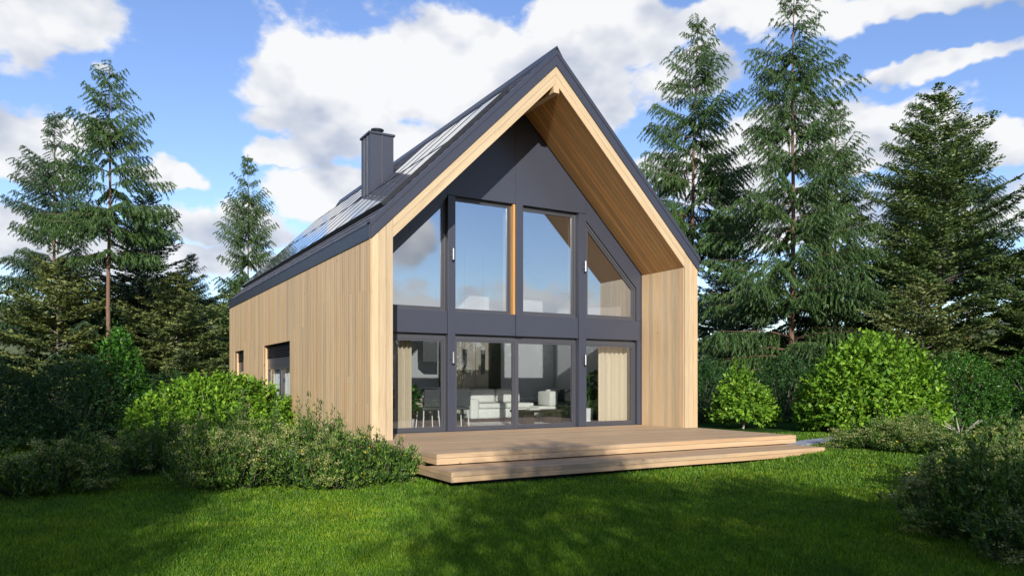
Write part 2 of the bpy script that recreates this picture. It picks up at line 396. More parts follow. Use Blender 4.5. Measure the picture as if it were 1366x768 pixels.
# front fins: three boards on each front edge, lined inner faces
for sgn, x0 in ((0, 0.0), (1, W-T)):
    fin = MB(); 
    if sgn == 0: fin.box(.205, .024, .03, T-.024, DY+.02, HI+.02)
    else: fin.box(W-T+.024, .024, .03, W-.205, 1.75, HI+.02)
    fin_wall = fin.build('fin_wall', BACK, house)
    for i in range(3):
        xa = x0+i*T/3; xm = min(xa, W-xa-T/3)
        z1 = outer(xa+T/6)-.07 if True else 0
        # pointed heads follow the rake
        za, zb = outer(xa)-.012, outer(xa+T/3)-.012
        if za > soff(T)+.0 and (i == 2 if sgn == 0 else i == 0): pass
        bb = MB(); g = .003
        bb.prism([(xa+g, .03), (xa+T/3-g, .03), (xa+T/3-g, zb), (xa+g, min(za, 99))], 0, .022)
        # grain runs along local z already
        bb.build('fin_board', FIN, fin_wall)
    if sgn == 1:
        for i in range(11):
            board('lining_board', fin_wall, (W-T, .022+i*(DY-.022)/11, D-.06), EY, EX, EZ, (DY-.022)/11, .022, HI-D+.05, FIN)
# rake boards: two along each slope
c45 = 1/math.sqrt(1+k*k); s45 = k*c45
for sgn in (0, 1):
    for j, (va, vb) in enumerate(((.003, .181), (.187, .366))):      # vertical offsets under the outer wood line
        f = lambda x, o: outer(x)-o
        if sgn == 0:
            x_lo = .0 if j == 0 else T-.0
            xl0 = 0.137 if j == 0 else .272
            pts = [(xl0+.0, f(xl0, va)), (4-.002, f(4, va)), (4-.002, f(4, vb)), (xl0+(vb-va)/k*0, f(xl0, vb))]
            if j == 1: pts = [(T-.003+.004, f(T, va)), (3.998, f(4, va)), (3.998, f(4, vb)), (T+.001, f(T, vb))]
            else: pts = [(T+.001, f(T, va)), (3.998, f(4, va)), (3.998, f(4, vb)), (T+.001, f(T, vb))]
        else:
            pts = [(4.002, f(4, va)), (W-T-.001, f(T, va)), (W-T-.001, f(T, vb)), (4.002, f(4, vb))]
        # built in a frame whose Z runs up the slope so the grain follows the board
        org = Vector((0 if sgn == 0 else W, 0, HE)); ez = Vector((c45, 0, s45)) if sgn == 0 else Vector((-c45, 0, s45)); ex = Vector((s45, 0, -c45)) if sgn == 0 else Vector((-s45, 0, -c45))
        loc = [(Vector((p[0], 0, p[1]))-org) for p in pts]; lp = [(q.dot(ex), q.dot(ez)) for q in loc]
        mb = MB(); n = 4
        mb.v = [(p[0], 0, p[1]) for p in lp]+[(p[0], .03, p[1]) for p in lp]
        mb.f = [(0, 1, 2, 3), (7, 6, 5, 4)]+[(i, 4+i, 4+(i+1) % 4, (i+1) % 4) for i in range(4)]
        o = link('rake_board', mb.mesh('rake_board'), FIN); ey = ez.cross(ex)
        mt = Matrix((ex, EY, ez)).transposed().to_4x4(); det = mt.to_3x3().determinant()
        if det < 0:      # mirror inside the mesh instead of in the matrix
            for vx in o.data.vertices: vx.co.x *= -1
            ex = -ex; mt = Matrix((ex, EY, ez)).transposed().to_4x4()
            o.data.flip_normals()
        o.location = org; o.rotation_euler = mt.to_euler(); put(o, house)

# roof: two slabs, fascias, soffits
XO = -.03
def rt(x): return HE+.27+(min(x, W-x)-XO)*k            # roof top surface
for sgn in (0, 1):
    mir = (lambda x: x) if sgn == 0 else (lambda x: W-x)
    pts = [(XO+.02, HE-.005), (XO+.02, HE+.22), (4, rt(4)-.05), (4, outer(4)+.003), (0.02, HE+.02)]
    pts = [(mir(a), b) for a, b in pts]
    roof = MB().prism(pts, .03, LEN+.02).build('roof', RAKE, house)
    # verge fascia in front, proud, with a lip along its top and a fold line
    fa = [(XO, HE-.02), (XO, HE+.262), (4, rt(4)-.008), (4, outer(4)+.002), (.0, HE+.0)]
    MB().prism([(mir(a), b) for a, b in fa], -.03, .028).build('verge_fascia', RAKE, roof)
    lip = [(XO-.015, HE+.19), (XO-.015, HE+.285), (4, rt(4)+.03), (4, rt(4)-.075)]
    MB().prism([(mir(a), b) for a, b in lip], -.045, -.0305).build('verge_trim', RAKE, roof)
    lip2 = [(XO-.02, HE+.262), (XO-.02, HE+.29), (4, rt(4)+.035), (4, rt(4)-.0)]
    MB().prism([(mir(a), b) for a, b in lip2], -.0455, .14).build('verge_cap', RAKE, roof)
    ea = MB(); x0, x1 = sorted((mir(XO-.012), mir(XO+.018)))
    ea.box(x0, .03, HE-.02, x1, LEN+.02, HE+.235); ea.build('eave_fascia', RAKE, roof)
    # gutter edge: thin dark drip line under the tiles
    x0, x1 = sorted((mir(XO-.02), mir(XO+.04))); MB().box(x0, .15, HE+.236, x1, LEN+.02, HE+.256).build('eave_drip_edge', RAKE, roof)
    # soffit backing and boards that run up the slope
    so = [(mir(T-.02), HI+.02), (mir(4), soff(4)+.04), (mir(4), soff(4)+.10), (mir(T-.02), HI+.08)]
    so_o = MB().prism(so, .0305, DY+.2).build('soffit', BACK, house)
    nb = 11; bw = (DY-.031)/nb; sl_len = (4-T)/c45
    for i in range(nb):
        ez = Vector((c45, 0, s45)) if sgn == 0 else Vector((-c45, 0, s45)); ey_ = ez.cross(EY) if sgn == 0 else -ez.cross(EY)
        # width along Y, thickness towards the roof
        nrm = Vector((-s45, 0, c45)) if sgn == 0 else Vector((s45, 0, c45))
        o_ = Vector((mir(T), .031+i*bw, HI))
        ex = EY
        if ex.cross(nrm).dot(ez) < 0:
            ex = -EY; o_ = Vector((mir(T), .031+(i+1)*bw, HI))
        board('soffit_board', so_o, o_, ex, nrm, ez, bw, .02, sl_len-.01, SOF, .010)
# ridge beam showing under the apex, its end proud of the boards
rb = MB().prism([(3.93, soff(3.9)+.0-.11), (4.07, soff(3.9)-.11), (4.07, soff(4.07)-.012), (4.0, soff(4)-.012), (3.93, soff(3.93)-.012)], -.02, DY).build('ridge_beam', FIN, house)
# ridge cap
MB().prism([(3.86, rt(3.86)+.0), (4, rt(4)+.07), (4.14, rt(4.14)), (4.14, rt(4.14)+.035), (4, rt(4)+.105), (3.86, rt(3.86)+.035)], -.05, LEN+.03).build('ridge_cap', RAKE, house)
# roof tiles on the left slope: courses of small slates
tl = MB()
sl = 4.03/c45; nr = 24; step = sl/nr; org = Vector((XO, 0, HE+.255)); ez = Vector((c45, 0, s45)); nr_ = Vector((-s45, 0, c45))
rt_ = random.Random(3)
tv = []
for r_ in range(nr):
    y = .14-(r_ % 2)*.14
    while y < LEN+.02:
        y1 = min(y+.29, LEN+.02); ya = max(y, .14)
        if y1-ya > .03:
            a = org+ez*(r_*step)+nr_*(.016+rt_.uniform(0, .006)); b = org+ez*((r_+1)*step)+nr_*.004
            p = [a+EY*(ya+.003), a+EY*(y1-.003), b+EY*(y1-.003), b+EY*(ya+.003)]
            q = [p[0]-nr_*.018, p[1]-nr_*.018]
            i0 = len(tl.v); tl.v += [tuple(x) for x in p+q]; tl.f += [(i0, i0+1, i0+2, i0+3), (i0+4, i0+5, i0+1, i0), (i0+4, i0, i0+3), (i0+1, i0+5, i0+2)]
        y += .29
roof_l = [o for o in bpy.data.objects if o.name == 'roof'][0]
tag(tl.build('roof_tile', TILE, roof_l), kind='stuff')
tr_ = MB()
for r_ in range(nr):
    a0 = Vector((W-XO, 0, HE+.255)); e2 = Vector((-c45, 0, s45)); n2_ = Vector((s45, 0, c45))
    a = a0+e2*(r_*step)+n2_*.018; b = a0+e2*((r_+1)*step)+n2_*.004; i0 = len(tr_.v)
    tr_.v += [tuple(a+EY*.14), tuple(a+EY*(LEN+.02)), tuple(b+EY*(LEN+.02)), tuple(b+EY*.14), tuple(a+EY*.14-n2_*.018), tuple(a+EY*(LEN+.02)-n2_*.018)]
    tr_.f += [(i0, i0+1, i0+2, i0+3), (i0+4, i0+5, i0+1, i0)]
tag(tr_.build('roof_tile', TILE, [o for o in bpy.data.objects if o.name == 'roof.001'][0]), kind='stuff')

# solar panels: two rows of fourteen
pan_w, pan_l = 1.035, 1.92
def panel_mesh():
    m = MB(); m.box(.03, .03, .012, pan_w-.03, pan_l-.03, .030); return m.mesh('solar_panel')
def frame_mesh():
    m = MB(); m.box(.004, .004, 0, pan_w-.004, .03, .036); m.box(.004, pan_l-.03, 0, pan_w-.004, pan_l-.004, .036); m.box(.004, .03, 0, .03, pan_l-.03, .036); m.box(pan_w-.03, .03, 0, pan_w-.004, pan_l-.03, .036); return m.mesh('panel_frame')
pm, fm = panel_mesh(), frame_mesh()
for row in range(2):
    s0 = (.44+.03)/c45+row*(pan_l+.02)
    for i in range(14):
        y0 = .52+i*(pan_w+.006)
        o_ = org+ez*s0+nr_*.065+EY*(y0+pan_w)
        # the chimney comes up through the arrays gap
        lo = link('solar_panel', pm, SOLAR); mt = Matrix((-EY, ez, nr_)).transposed()
        if mt.determinant() < 0: mt = Matrix((EY, ez, nr_)).transposed(); o_ = o_-EY*pan_w
        cut = row == 1 and y0 < 5.82 and y0+pan_w > 5.10 or row == 0 and y0 < 5.82 and y0+pan_w > 5.10
        lo.location = o_; lo.rotation_euler = mt.to_euler(); put(lo, house)
        fo = link('panel_frame', fm, ALU); fo.parent = lo
        if cut and row == 1: 
            bpy.data.objects.remove(fo); bpy.data.objects.remove(lo)
# mounting rails edge (dark skirt under the array)
sk = MB()
def rp(s, h, y): return tuple(org+ez*s+nr_*h+EY*y)
for (sa, sb_, ya, yb) in (((.47)/c45, (.47)/c45+2*pan_l+.02, .50, .52), ((.47)/c45-.02, (.47)/c45, .50, 15.08-.2)):
    i0 = len(sk.v)
    sk.v += [rp(sa, .02, ya), rp(sb_, .02, ya), rp(sb_, .02, yb), rp(sa, .02, yb), rp(sa, .098, ya), rp(sb_, .098, ya), rp(sb_, .098, yb), rp(sa, .098, yb)]
    sk.f += [(i0, i0+3, i0+2, i0+1), (i0+4, i0+5, i0+6, i0+7), (i0, i0+1, i0+5, i0+4), (i0+1, i0+2, i0+6, i0+5), (i0+2, i0+3, i0+7, i0+6), (i0+3, i0, i0+4, i0+7)]
sk.build('panel_skirt', BLACK, house)

# chimney clad in sheet metal with standing seams, round cowl on top
CX0, CX1, CY0, CY1, CZ = 1.75, 2.38, 5.12, 5.79, 7.90
chim = MB().box(CX0, CY0, 5.8, CX1, CY1, CZ).build('chimney', METAL, house)
cs = MB()
for xx in (CX0+.33,): cs.box(xx-.008, CY0-.022, 6.0, xx+.008, CY0-.0005, CZ)
for yy in (CY0+.20, CY0+.44): cs.box(CX0-.022, yy-.008, 6.0, CX0-.0005, yy+.008, CZ)
cs.box(CX0-.012, CY0-.012, 6.0, CX0+.012, CY0-.0006, CZ); cs.build('standing_seam', METAL, chim)
MB().box(CX0-.035, CY0-.035, CZ, CX1+.035, CY1+.035, CZ+.05).build('chimney_cap', RAKE, chim)
MB().lathe([(.10, 0), (.10, .06), (.13, .07), (.13, .10), (.07, .12), (.07, .15), (.17, .155), (.17, .175), (.02, .20)], ((CX0+CX1)/2, (CY0+CY1)/2, CZ+.05), 20).build('flue_cowl', METAL, chim, True)

# ---------------------------------------------------------------- front glazing wall
F0 = DY                      # face of the posts
fw = house
# upper gable sheet panels
def wallpiece(name, pts, y0, y1, mat=METAL, par=None): return MB().prism(pts, y0, y1).build(name, mat, par or fw)
e = .004
wallpiece('gable_panel', [(2.234, 5.62), (3.928, 5.62), (3.928, soff(3.928)-e), (2.234, soff(2.234)-e)], F0+.03, F0+.24)
wallpiece('gable_panel', [(3.932, 5.62), (5.866, 5.62), (5.866, soff(5.866)-e), (4, soff(4)-e), (3.932, soff(3.932)-e)], F0+.03, F0+.24)
wallpiece('gable_panel', [(.47, soff(.47)-.50), (2.23, soff(2.23)-.50), (2.23, soff(2.23)-e), (T+.003, soff(T)-e), (T+.003, 3.9), (.47, 3.9)], F0+.03, F0+.24)
wallpiece('gable_panel', [(5.87, soff(5.87)-.50), (7.43, soff(7.43)-.50), (7.43, 3.12), (W-T-.003, 3.12), (W-T-.003, soff(T)-e), (5.87, soff(5.87)-e)], F0+.03, F0+.24)
# posts: full height, proud of the panels
posts = [(2.235, 2.405), (3.93, 4.105), (5.66, 5.865)]
for a, b in posts:
    zb = D+.012 if a != 3.93 else 2.634
    MB().box(a, F0, zb, b, F0+.26, 5.60 if a != 3.93 else 5.62).build('facade_post', METAL, fw, bevel=.004)
# band between the floors, one panel for each bay
for a, b in ((T+.003, 2.232), (2.408, 3.927), (4.108, 5.657), (5.868, W-T-.003)):
    MB().box(a, F0+.04, 2.636, b, F0+.24, 3.118).build('spandrel_panel', METAL, fw, bevel=.003)
MB().box(7.46, F0+.031, D+.01, W-T-.003, F0+.24, 2.634).build('jamb_panel', METAL, fw)

def window(pts, y, fr, name='window', gm_=None):
    """frame as a ring of bars round the polygon, sash inside it, pane"""
    n = len(pts); cx = sum(p[0] for p in pts)/n; cz = sum(p[1] for p in pts)/n
    def inset(P, d):
        q = []
        for i in range(len(P)):
            p0, p1, p2 = Vector(P[i-1]), Vector(P[i]), Vector(P[(i+1) % len(P)])
            d1 = (p1-p0).normalized(); d2 = (p2-p1).normalized(); n1 = Vector((-d1.y, d1.x)); n2 = Vector((-d2.y, d2.x))
            b = (n1+n2).normalized(); q.append(p1+b*(d/max(.2, b.dot(n1))))
        return [tuple(v) for v in q]
    def ring(A, B, y0, y1):
        m = MB()
        for i in range(n):
            j = (i+1) % n; b = len(m.v)
            for yy in (y0, y1): m.v += [(A[i][0], yy, A[i][1]), (A[j][0], yy, A[j][1]), (B[j][0], yy, B[j][1]), (B[i][0], yy, B[i][1])]
            m.f += [(b, b+1, b+2, b+3), (b+7, b+6, b+5, b+4), (b, b+4, b+5, b+1), (b+3, b+2, b+6, b+7)]
        return m
    area = sum(pts[i][0]*pts[(i+1) % n][1]-pts[(i+1) % n][0]*pts[i][1] for i in range(n))
    if area < 0: pts = pts[::-1]
    o0 = inset(pts, .002); o1 = inset(pts, fr*.55); o2 = inset(pts, fr*.55+.004); o3 = inset(pts, fr)
    fr_o = ring(o0, o1, y, y+.09).build(name, FRAME, fw)
    ring(o2, o3, y+.014, y+.08).build('sash', FRAME, fr_o)
    MB().prism(inset(pts, fr-.008), y+.040, y+.052).build('pane', GLASS if name == 'glazed_door' else GLASSU, fr_o)
    return fr_o
# upper storey
window([(2.408, 3.122), (3.86, 3.122), (3.86, 5.615), (2.408, 5.615)], F0+.14, .075)
window([(4.108, 3.122), (5.657, 3.122), (5.657, 5.615), (4.108, 5.615)], F0+.14, .095)
window([(T+.02, 3.122), (2.232, 3.122), (2.232, soff(2.232)-.503), (T+.02, soff(T+.02)-.503)], F0+.13, .09)
window([(5.868, 3.122), (7.427, 3.122), (7.427, soff(7.427)-.503), (5.868, soff(5.868)-.503)], F0+.07, .10)
# wooden jamb lining in the second bay
MB().box(3.875, F0+.05, 3.122, 3.927, F0+.23, 5.615).build('jamb_board', SOF, fw)
# lower storey: doors
def door(x0, x1, y, fr=.085):
    return window([(x0, D+.012), (x1, D+.012), (x1, 2.56), (x0, 2.56)], y, fr, 'glazed_door')
door(T+.02, 2.232, F0+.12, .09); door(2.408, 3.985, F0+.10, .085); door(3.99, 5.657, F0+.14, .085); door(5.868, 7.455, F0+.12, .10)
hd = MB(); hd.box(T+.02, F0+.15, 2.562, 2.232, F0+.23, 2.635); hd.box(2.408, F0+.15, 2.562, 5.657, F0+.23, 2.635); hd.box(5.868, F0+.15, 2.562, 7.455, F0+.23, 2.635); hd.build('door_header', FRAME, fw)
MB().box(T+.02, F0+.02, D-.02, 7.455, F0+.24, D+.010).build('threshold', METAL, fw)
# inner window linings, painted light
il = MB()
for xa, z0, z1 in ((2.30, 3.12, 5.6), (3.89, 3.12, 5.6), (5.70, 3.12, 5.6)):
    il.box(xa-.07, F0+.27, z0, xa+.19 if xa < 5.6 else xa+.16, F0+.42, z1)
il.build('inner_lining', CURT, fw)
# interior shell
it = MB()
it.box(.21, 5.70, D-.1, W-.21, 5.9, 4.3); it.prism([(.21, 4.3), (W-.21, 4.3), (4, 7.95)], 5.70, 5.9); it.build('partition_wall', PLASTER, fw)
MB().box(.21, F0+.25, D-.12, W-.21, 5.7, D-.005).build('room_floor', FLOOR, fw)
lw_ = MB().box(.21, F0+.27, D, .30, 5.7, 4.25); lw_.build('room_wall', PLASTER, fw); MB().box(W-.30, F0+.27, D, W-.21, 5.7, 4.25).build('room_wall', PLASTER, fw)
for sgn in (0, 1):
    mir = (lambda x: x) if sgn == 0 else (lambda x: W-x)
    MB().prism([(mir(.21), 4.1), (mir(4), 4.1+3.79*k), (mir(4), 4.16+3.79*k), (mir(.21), 4.16)], F0+.27, 5.7).build('room_ceiling', PLASTER, fw)

# side windows: louvred blind box, transom panel, two leaves
lm = MB().box(0, 0, 0, 1, .05, .010)
for (a, b), nl in zip(wins, (2, 1)):
    x = .095
    ring = MB(); ring.box(x, a+.02, 2.02, x+.06, b-.02, 2.26)
    sw = ring.build('side_window', METAL, fw)
    lou = None
    for q in range(8):
        zz = 2.285+q*.042
        m = MB(); m.v = []; 
        m.prism([(x-.03, zz), (x+.03, zz+.026), (x+.03, zz+.031), (x-.03, zz+.005)], a+.03, b-.03)
        m.build('louvre_slat', METAL, sw)
    MB().box(x+.065, a+.02, 2.262, x+.08, b-.02, HW-.002).build('blind_back', BLACK, sw)
    fr = MB(); n_l = nl
    wl = (b-a-.04)/n_l
    for q in range(n_l):
        p0 = a+.02+q*wl; p1 = p0+wl
        fr.box(x, p0, D, x+.07, p0+.07, 2.018); fr.box(x, p1-.07, D, x+.07, p1-.001, 2.018); fr.box(x+.001, p0+.07, D, x+.07, p1-.07, D+.08); fr.box(x+.001, p0+.07, 1.95, x+.07, p1-.07, 2.018)
        MB().box(x+.03, p0+.065, D+.075, x+.042, p1-.065, 1.955).build('pane', GLASSS, sw)
    fr.build('frame', FRAME, sw)
# ------------------------------------------------------------------ deck and step
deck = thing('deck', 'larch deck of long boards in front of the glazed gable', 'deck', (4, -.6, 0))
nb = 31; bw = (2.85+DY+.02-.03)/nb
rd = random.Random(11)
for i in range(nb):
    y0 = -2.82+i*bw; x0, x1 = (0.03, 7.89) if y0+bw < .0 else (T+.004, W-T-.004)
    if y0 < 0 < y0+bw: x0, x1 = T+.004, W-T-.004
    if y0+bw < 0: x0, x1 = .03, 7.89
    cut = x0+rd.choice((2.4, 3.3, 4.2, 5.1, 6.0))
    for a, b in ((x0, cut), (cut, x1)):
        board('deck_board', deck, (a, y0+bw, D), -EY, -EZ, EX, bw, .028, b-a-.003, DECK, .007)
def fascia(root, pts_a, pts_b, z0, z1, mat=DECK):
    """edge board from a to b, in plan, outer face on that line"""
    a = Vector((*pts_a, z0)); b = Vector((*pts_b, z0)); d = b-a; l = d.length; ez = d.normalized(); nrm = ez.cross(EZ)   # points outward/inward
    o_ = a; ex = EZ; ey = ez.cross(ex)
    return board('edge_board', root, o_, ex, ey, ez, z1-z0, .03, l, mat, .004)
def edges(root, x0, x1, yf, yb, zs, cuts=(3.6,)):
    for z0, z1 in zs:
        c = x0+cuts[0] if z0 == zs[0][0] else x0+cuts[-1]+.9
        for a, b in ((x0+.0305, c), (c+.003, x1-.0305)): fascia_front(root, a, b, yf, z0, z1)
        board('edge_board', root, (x0, yf+.0, z0), EZ, EX, EY, z1-z0, .03, yb-yf, DECK, .004)
        board('edge_board', root, (x1, yf+.0, z1), -EZ, -EX, EY, z1-z0, .03, yb-yf, DECK, .004)
def fascia_front(root, a, b, yf, z0, z1):
    # ex = up, ey = +Y (inward), ez along X : ex x ey = -X, so run the board from b back to a
    board('edge_board', root, (b, yf, z0), EZ, EY, -EX, z1-z0, .03, b-a, DECK, .004)
edges(deck, 0, 7.92, -2.85, -.02, ((D-.163, D-.072), (D-.072, D-.002)))
MB().box(.55, -2.60, .02, 7.83, DY, D-.17).box(.04, -2.81, D-.16, 7.88, -.03, D-.031).build('deck_frame', BLACK, deck)
stp = thing('deck_step', 'low larch step running along the front edge of the deck', 'step', (4, -3.0, 0))
for i in range(6):
    y0 = -3.60+i*.14
    cut = -.10+rd.choice((2.9, 3.9, 4.8, 5.7))
    for a, b in ((-.10, cut), (cut, 7.75)): board('deck_board', stp, (a, y0+.14, .35), -EY, -EZ, EX, .14, .028, b-a-.003, DECK, .007)
edges(stp, -.13, 7.78, -3.63, -1.2, ((.203, .282), (.282, .348)), (4.4,))
MB().box(.25, -3.40, .0, 7.6, -2.78, .201).box(-.095, -3.59, .202, 7.745, -2.77, .320).build('step_frame', BLACK, stp)
# paving strip that runs off the right end of the step
pv = thing('paving_strip', 'narrow strip of grey paving slabs leading right from the step end', 'paving', (10, -2, .2))
for i in range(7):
    x0 = 7.95+i*.62; y0 = -2.85+i*.16
    MB().prism([(x0, y0), (x0+.6, y0+.155), (x0+.45, y0+.65), (x0-.15, y0+.5)], .24, .315, 'z').build('slab', PAVE, pv, bevel=.006)

# ------------------------------------------------------------------ wall lamps
def wall_lamp(x, z, label):
    t = thing('wall_lamp', label, 'wall lamp', (x, DY, z), 0, 'wall lamps on the facade posts')
    def A(o): return o
    MB().box(x-.035, DY-.012, z-.045, x+.035, DY-.0005, z+.045).build('wall_plate', METAL, t)
    MB().box(x-.012, DY-.06, z-.012, x+.012, DY-.012, z+.012).build('bracket', STEEL, t)
    MB().lathe([(.001, -.12), (.030, -.12), (.030, .12), (.001, .12)], (x, DY-.085, z), 16).build('lamp_tube', STEEL, t, False)
wall_lamp(2.32, 4.33, 'steel cylinder lamp on the upper left post of the gable glazing')
wall_lamp(2.32, 2.12, 'steel cylinder lamp on the lower left post beside the sliding doors')
wall_lamp(5.79, 4.34, 'steel cylinder lamp on the upper right post beside the slanted window')
wall_lamp(5.79, 2.12, 'steel cylinder lamp on the lower right post beside the curtained door')

# ------------------------------------------------------------------ furniture behind the glass
def curtain(label, x0, x1, y, z0, z1, mat, axis='x', waves=6, group=None):
    m = MB(); n = waves*8; pts = []
    for i in range(n+1):
        t = i/n; a = .05*math.sin(t*waves*2*math.pi)+.012*math.sin(t*waves*3.3*math.pi+1)
        pts.append((x0+(x1-x0)*t, y+a))
    for sgn_, off in ((1, 0), (-1, .006)):
        pass
    b = 0
    for zz in (z1, z0):
        for off in (0, .006):
            for p in pts: m.v.append((p[0], p[1]+off, zz) if axis == 'x' else (p[1]+off, p[0], zz))
    q = n+1
    for i in range(n):
        m.f += [(i, i+1, 2*q+i+1, 2*q+i), (q+i+1, q+i, 3*q+i, 3*q+i+1)]
    o = m.build('curtain', mat, None, True); tag(o, label, 'curtain', group); return o
curtain('beige curtain gathered behind the leftmost glazed door', 1.22, 1.60, 2.02, D+.01, 2.62, CURT, waves=4)
curtain('wide beige curtain hanging behind the rightmost glazed door', 6.62, 7.50, 2.02, D+.01, 2.60, CURT, waves=6)
curtain('white curtain behind the large side window', 6.15, 9.15, .27, D+.01, 2.1, WHITEC, 'y', 16)
curtain('white curtain behind the small side window', 12.45, 13.8, .27, D+.01, 2.1, WHITEC, 'y', 8)
# backs of the side rooms
MB().box(.9, 6.0, D, 1.0, 14.6, 2.6).build('room_wall', PLASTER, house)

def cushion(t, name, x0, y0, z0, x1, y1, z1, mat, bev=.05): return MB().box(x0, y0, z0, x1, y1, z1).build(name, mat, t, True, bev)
s1 = thing('sofa', 'long white sofa with loose cushions seen through the left sliding door', 'sofa', (5.1, 4.9, D))
cushion(s1, 'base', 4.28, 4.35, D+.10, 6.15, 5.30, D+.36, WHITE); cushion(s1, 'armrest', 4.20, 4.30, D+.10, 4.45, 5.35, D+.62, WHITE)
cushion(s1, 'backrest', 4.46, 5.08, D+.34, 6.15, 5.38, D+.80, WHITE)
for i in range(2): cushion(s1, 'seat_cushion', 4.47+i*.84, 4.32, D+.365, 5.30+i*.84, 5.06, D+.50, WHITE, .04)
for i in range(2): cushion(s1, 'back_cushion', 4.52+i*.80, 4.92, D+.50, 5.26+i*.80, 5.12, D+.88, WHITE, .06)
MB().box(4.26, 4.42, D, 6.1, 5.3, D+.10).build('plinth', DARKW, s1)
s2 = thing('sofa', 'dark grey corner sofa seen through the right sliding door', 'sofa', (7.0, 4.3, D))
cushion(s2, 'base', 6.65, 3.3, D+.08, 7.6, 5.3, D+.38, GREYF); cushion(s2, 'backrest', 7.35, 3.3, D+.38, 7.62, 5.3, D+.80, GREYF); cushion(s2, 'seat_cushion', 6.62, 3.32, D+.385, 7.34, 4.3, D+.50, GREYF, .04)
cushion(s2, 'seat_cushion', 6.62, 4.32, D+.385, 7.34, 5.28, D+.50, GREYF, .04); cushion(s2, 'back_cushion', 7.15, 3.9, D+.5, 7.36, 4.6, D+.86, GREYF, .06)
cu = cushion(None, 'cushion', 6.72, 4.55, D+.505, 7.1, 4.72, D+.87, WHITE, .06); tag(cu, 'white square cushion leaning on the dark grey sofa', 'cushion')
ac = thing('armchair', 'low cream armchair between the white sofa and the dark sofa', 'armchair', (6.1, 4.3, D))
cushion(ac, 'seat', 5.95, 3.75, D+.14, 6.55, 4.4, D+.42, WHITE, .06); cushion(ac, 'backrest', 6.30, 3.75, D+.42, 6.55, 4.4, D+.82, WHITE, .06)
for sx_ in (6.0, 6.48):
    for sy_ in (3.82, 4.32): MB().tube([(sx_, sy_, D), (sx_, sy_, D+.15)], .018).build('leg', DARKW, ac)
ct = thing('coffee_table', 'dark wooden coffee table on block legs in front of the sofas', 'coffee table', (5.55, 3.2, D))
MB().box(4.9, 2.85, D+.30, 6.25, 3.5, D+.36).build('tabletop', DARKW, ct, bevel=.006)
for x_ in (5.0, 5.85): MB().box(x_, 2.95, D+.005, x_+.3, 3.4, D+.298).build('leg', DARKW, ct, bevel=.006)
bk = MB().box(5.2, 3.0, D+.362, 5.5, 3.2, D+.39).build('book', WHITE); tag(bk, 'thin white book lying on the coffee table', 'book')
rg = MB().box(3.9, 2.3, D-.004, 7.0, 4.9, D+.012).build('rug', RUG); tag(rg, 'large white rug under the coffee table', 'rug')
# kitchen
kt = thing('kitchen_cabinets', 'tall greige kitchen cabinets standing against the rear wall', 'cabinet', (4.2, 5.4, D))
MB().box(3.92, 5.12, D+.001, 5.16, 5.69, 3.3).build('carcass', DARKW, kt)
for i in range(3):
    for z0, z1 in ((D+.08, 1.45), (1.46, 3.28)): MB().box(3.93+i*.41, 5.10, z0, 4.33+i*.41-.006, 5.118, z1).build('cabinet_door', CABI, kt)
MB().box(5.17, 5.3, D, 5.65, 5.69, 2.75).build('dark_side_unit', DARKW, kt)
kb = thing('kitchen_counter', 'low kitchen counter with white worktop under the hood', 'counter', (2.6, 5.3, D))
MB().box(.6, 5.08, D, 3.9, 5.69, D+.88).build('base_unit', CABI, kb); MB().box(.58, 5.05, D+.882, 3.9, 5.69, D+.92).build('worktop', CERAM, kb)
MB().tube([(2.75, 5.4, D+.92), (2.75, 5.4, D+1.25), (2.75, 5.33, D+1.31), (2.75, 5.22, D+1.29), (2.75, 5.2, D+1.2)], .014).build('tap', BLACK, kb, True)
ho = thing('cooker_hood', 'steel cooker hood hanging over the kitchen counter', 'cooker hood', (3.3, 5.0, 2.1))
MB().box(3.1, 4.85, 2.12, 3.50, 5.25, 2.9).build('hood_body', HOOD, ho, bevel=.01); MB().box(3.2, 4.95, 2.902, 3.40, 5.15, 3.1).build('duct', HOOD, ho)
for x_, y_, lb in ((3.72, 3.7, 'dark cylinder pendant lamp nearest the left post'), (4.45, 4.1, 'dark cylinder pendant lamp hanging in front of the tall cabinets')):
    pl = thing('pendant_lamp', lb, 'pendant lamp', (x_, y_, 1.75), 0, 'pendant lamps over the dining area')
    MB().lathe([(.001, 1.80), (.055, 1.80), (.055, 2.42), (.001, 2.42)], (x_, y_, 0), 16).build('lamp_shade', HOOD, pl, False)
    MB().tube([(x_, y_, 2.42), (x_, y_, 4.9)], .003, 4).build('cord', BLACK, pl)
dt = thing('dining_table', 'dark dining table behind the leftmost glazed door', 'table', (2.6, 3.6, D))
MB().box(1.7, 3.2, D+.70, 3.6, 4.1, D+.74).build('tabletop', CERAM, dt, bevel=.005)
for x_ in (1.8, 3.45):
    for y_ in (3.3, 4.0): MB().box(x_-.03, y_-.03, D, x_+.03, y_+.03, D+.698).build('leg', DARKW, dt)
def chair(x, y, rz, label):
    t = thing('dining_chair', label, 'chair', (x, y, D), rz, 'dining chairs round the table')
    def c(name, m, mat, sm=False, bv=0): o = link(name, m.mesh(name, sm, bv), mat); o.parent = t
    c('seat', MB().box(-.22, -.22, .42, .22, .22, .49), GREYF, True, .02)
    c('backrest', MB().prism([(-.26, .50), (-.21, .50), (-.25, .90), (-.30, .90)], -.21, .21, 'y'), GREYF)
    for i in (-1, 1):
        for j in (-1, 1): c('leg', MB().tube([(i*.18, j*.18, .43), (i*.21, j*.21, 0)], .014), CERAM)
chair(2.35, 2.85, R(90), 'dark upholstered dining chair seen from behind at the left door')
chair(3.1, 2.85, R(90), 'dark upholstered dining chair nearest the white sofa')
chair(2.0, 4.4, R(-90), 'dark upholstered dining chair on the far side, left')
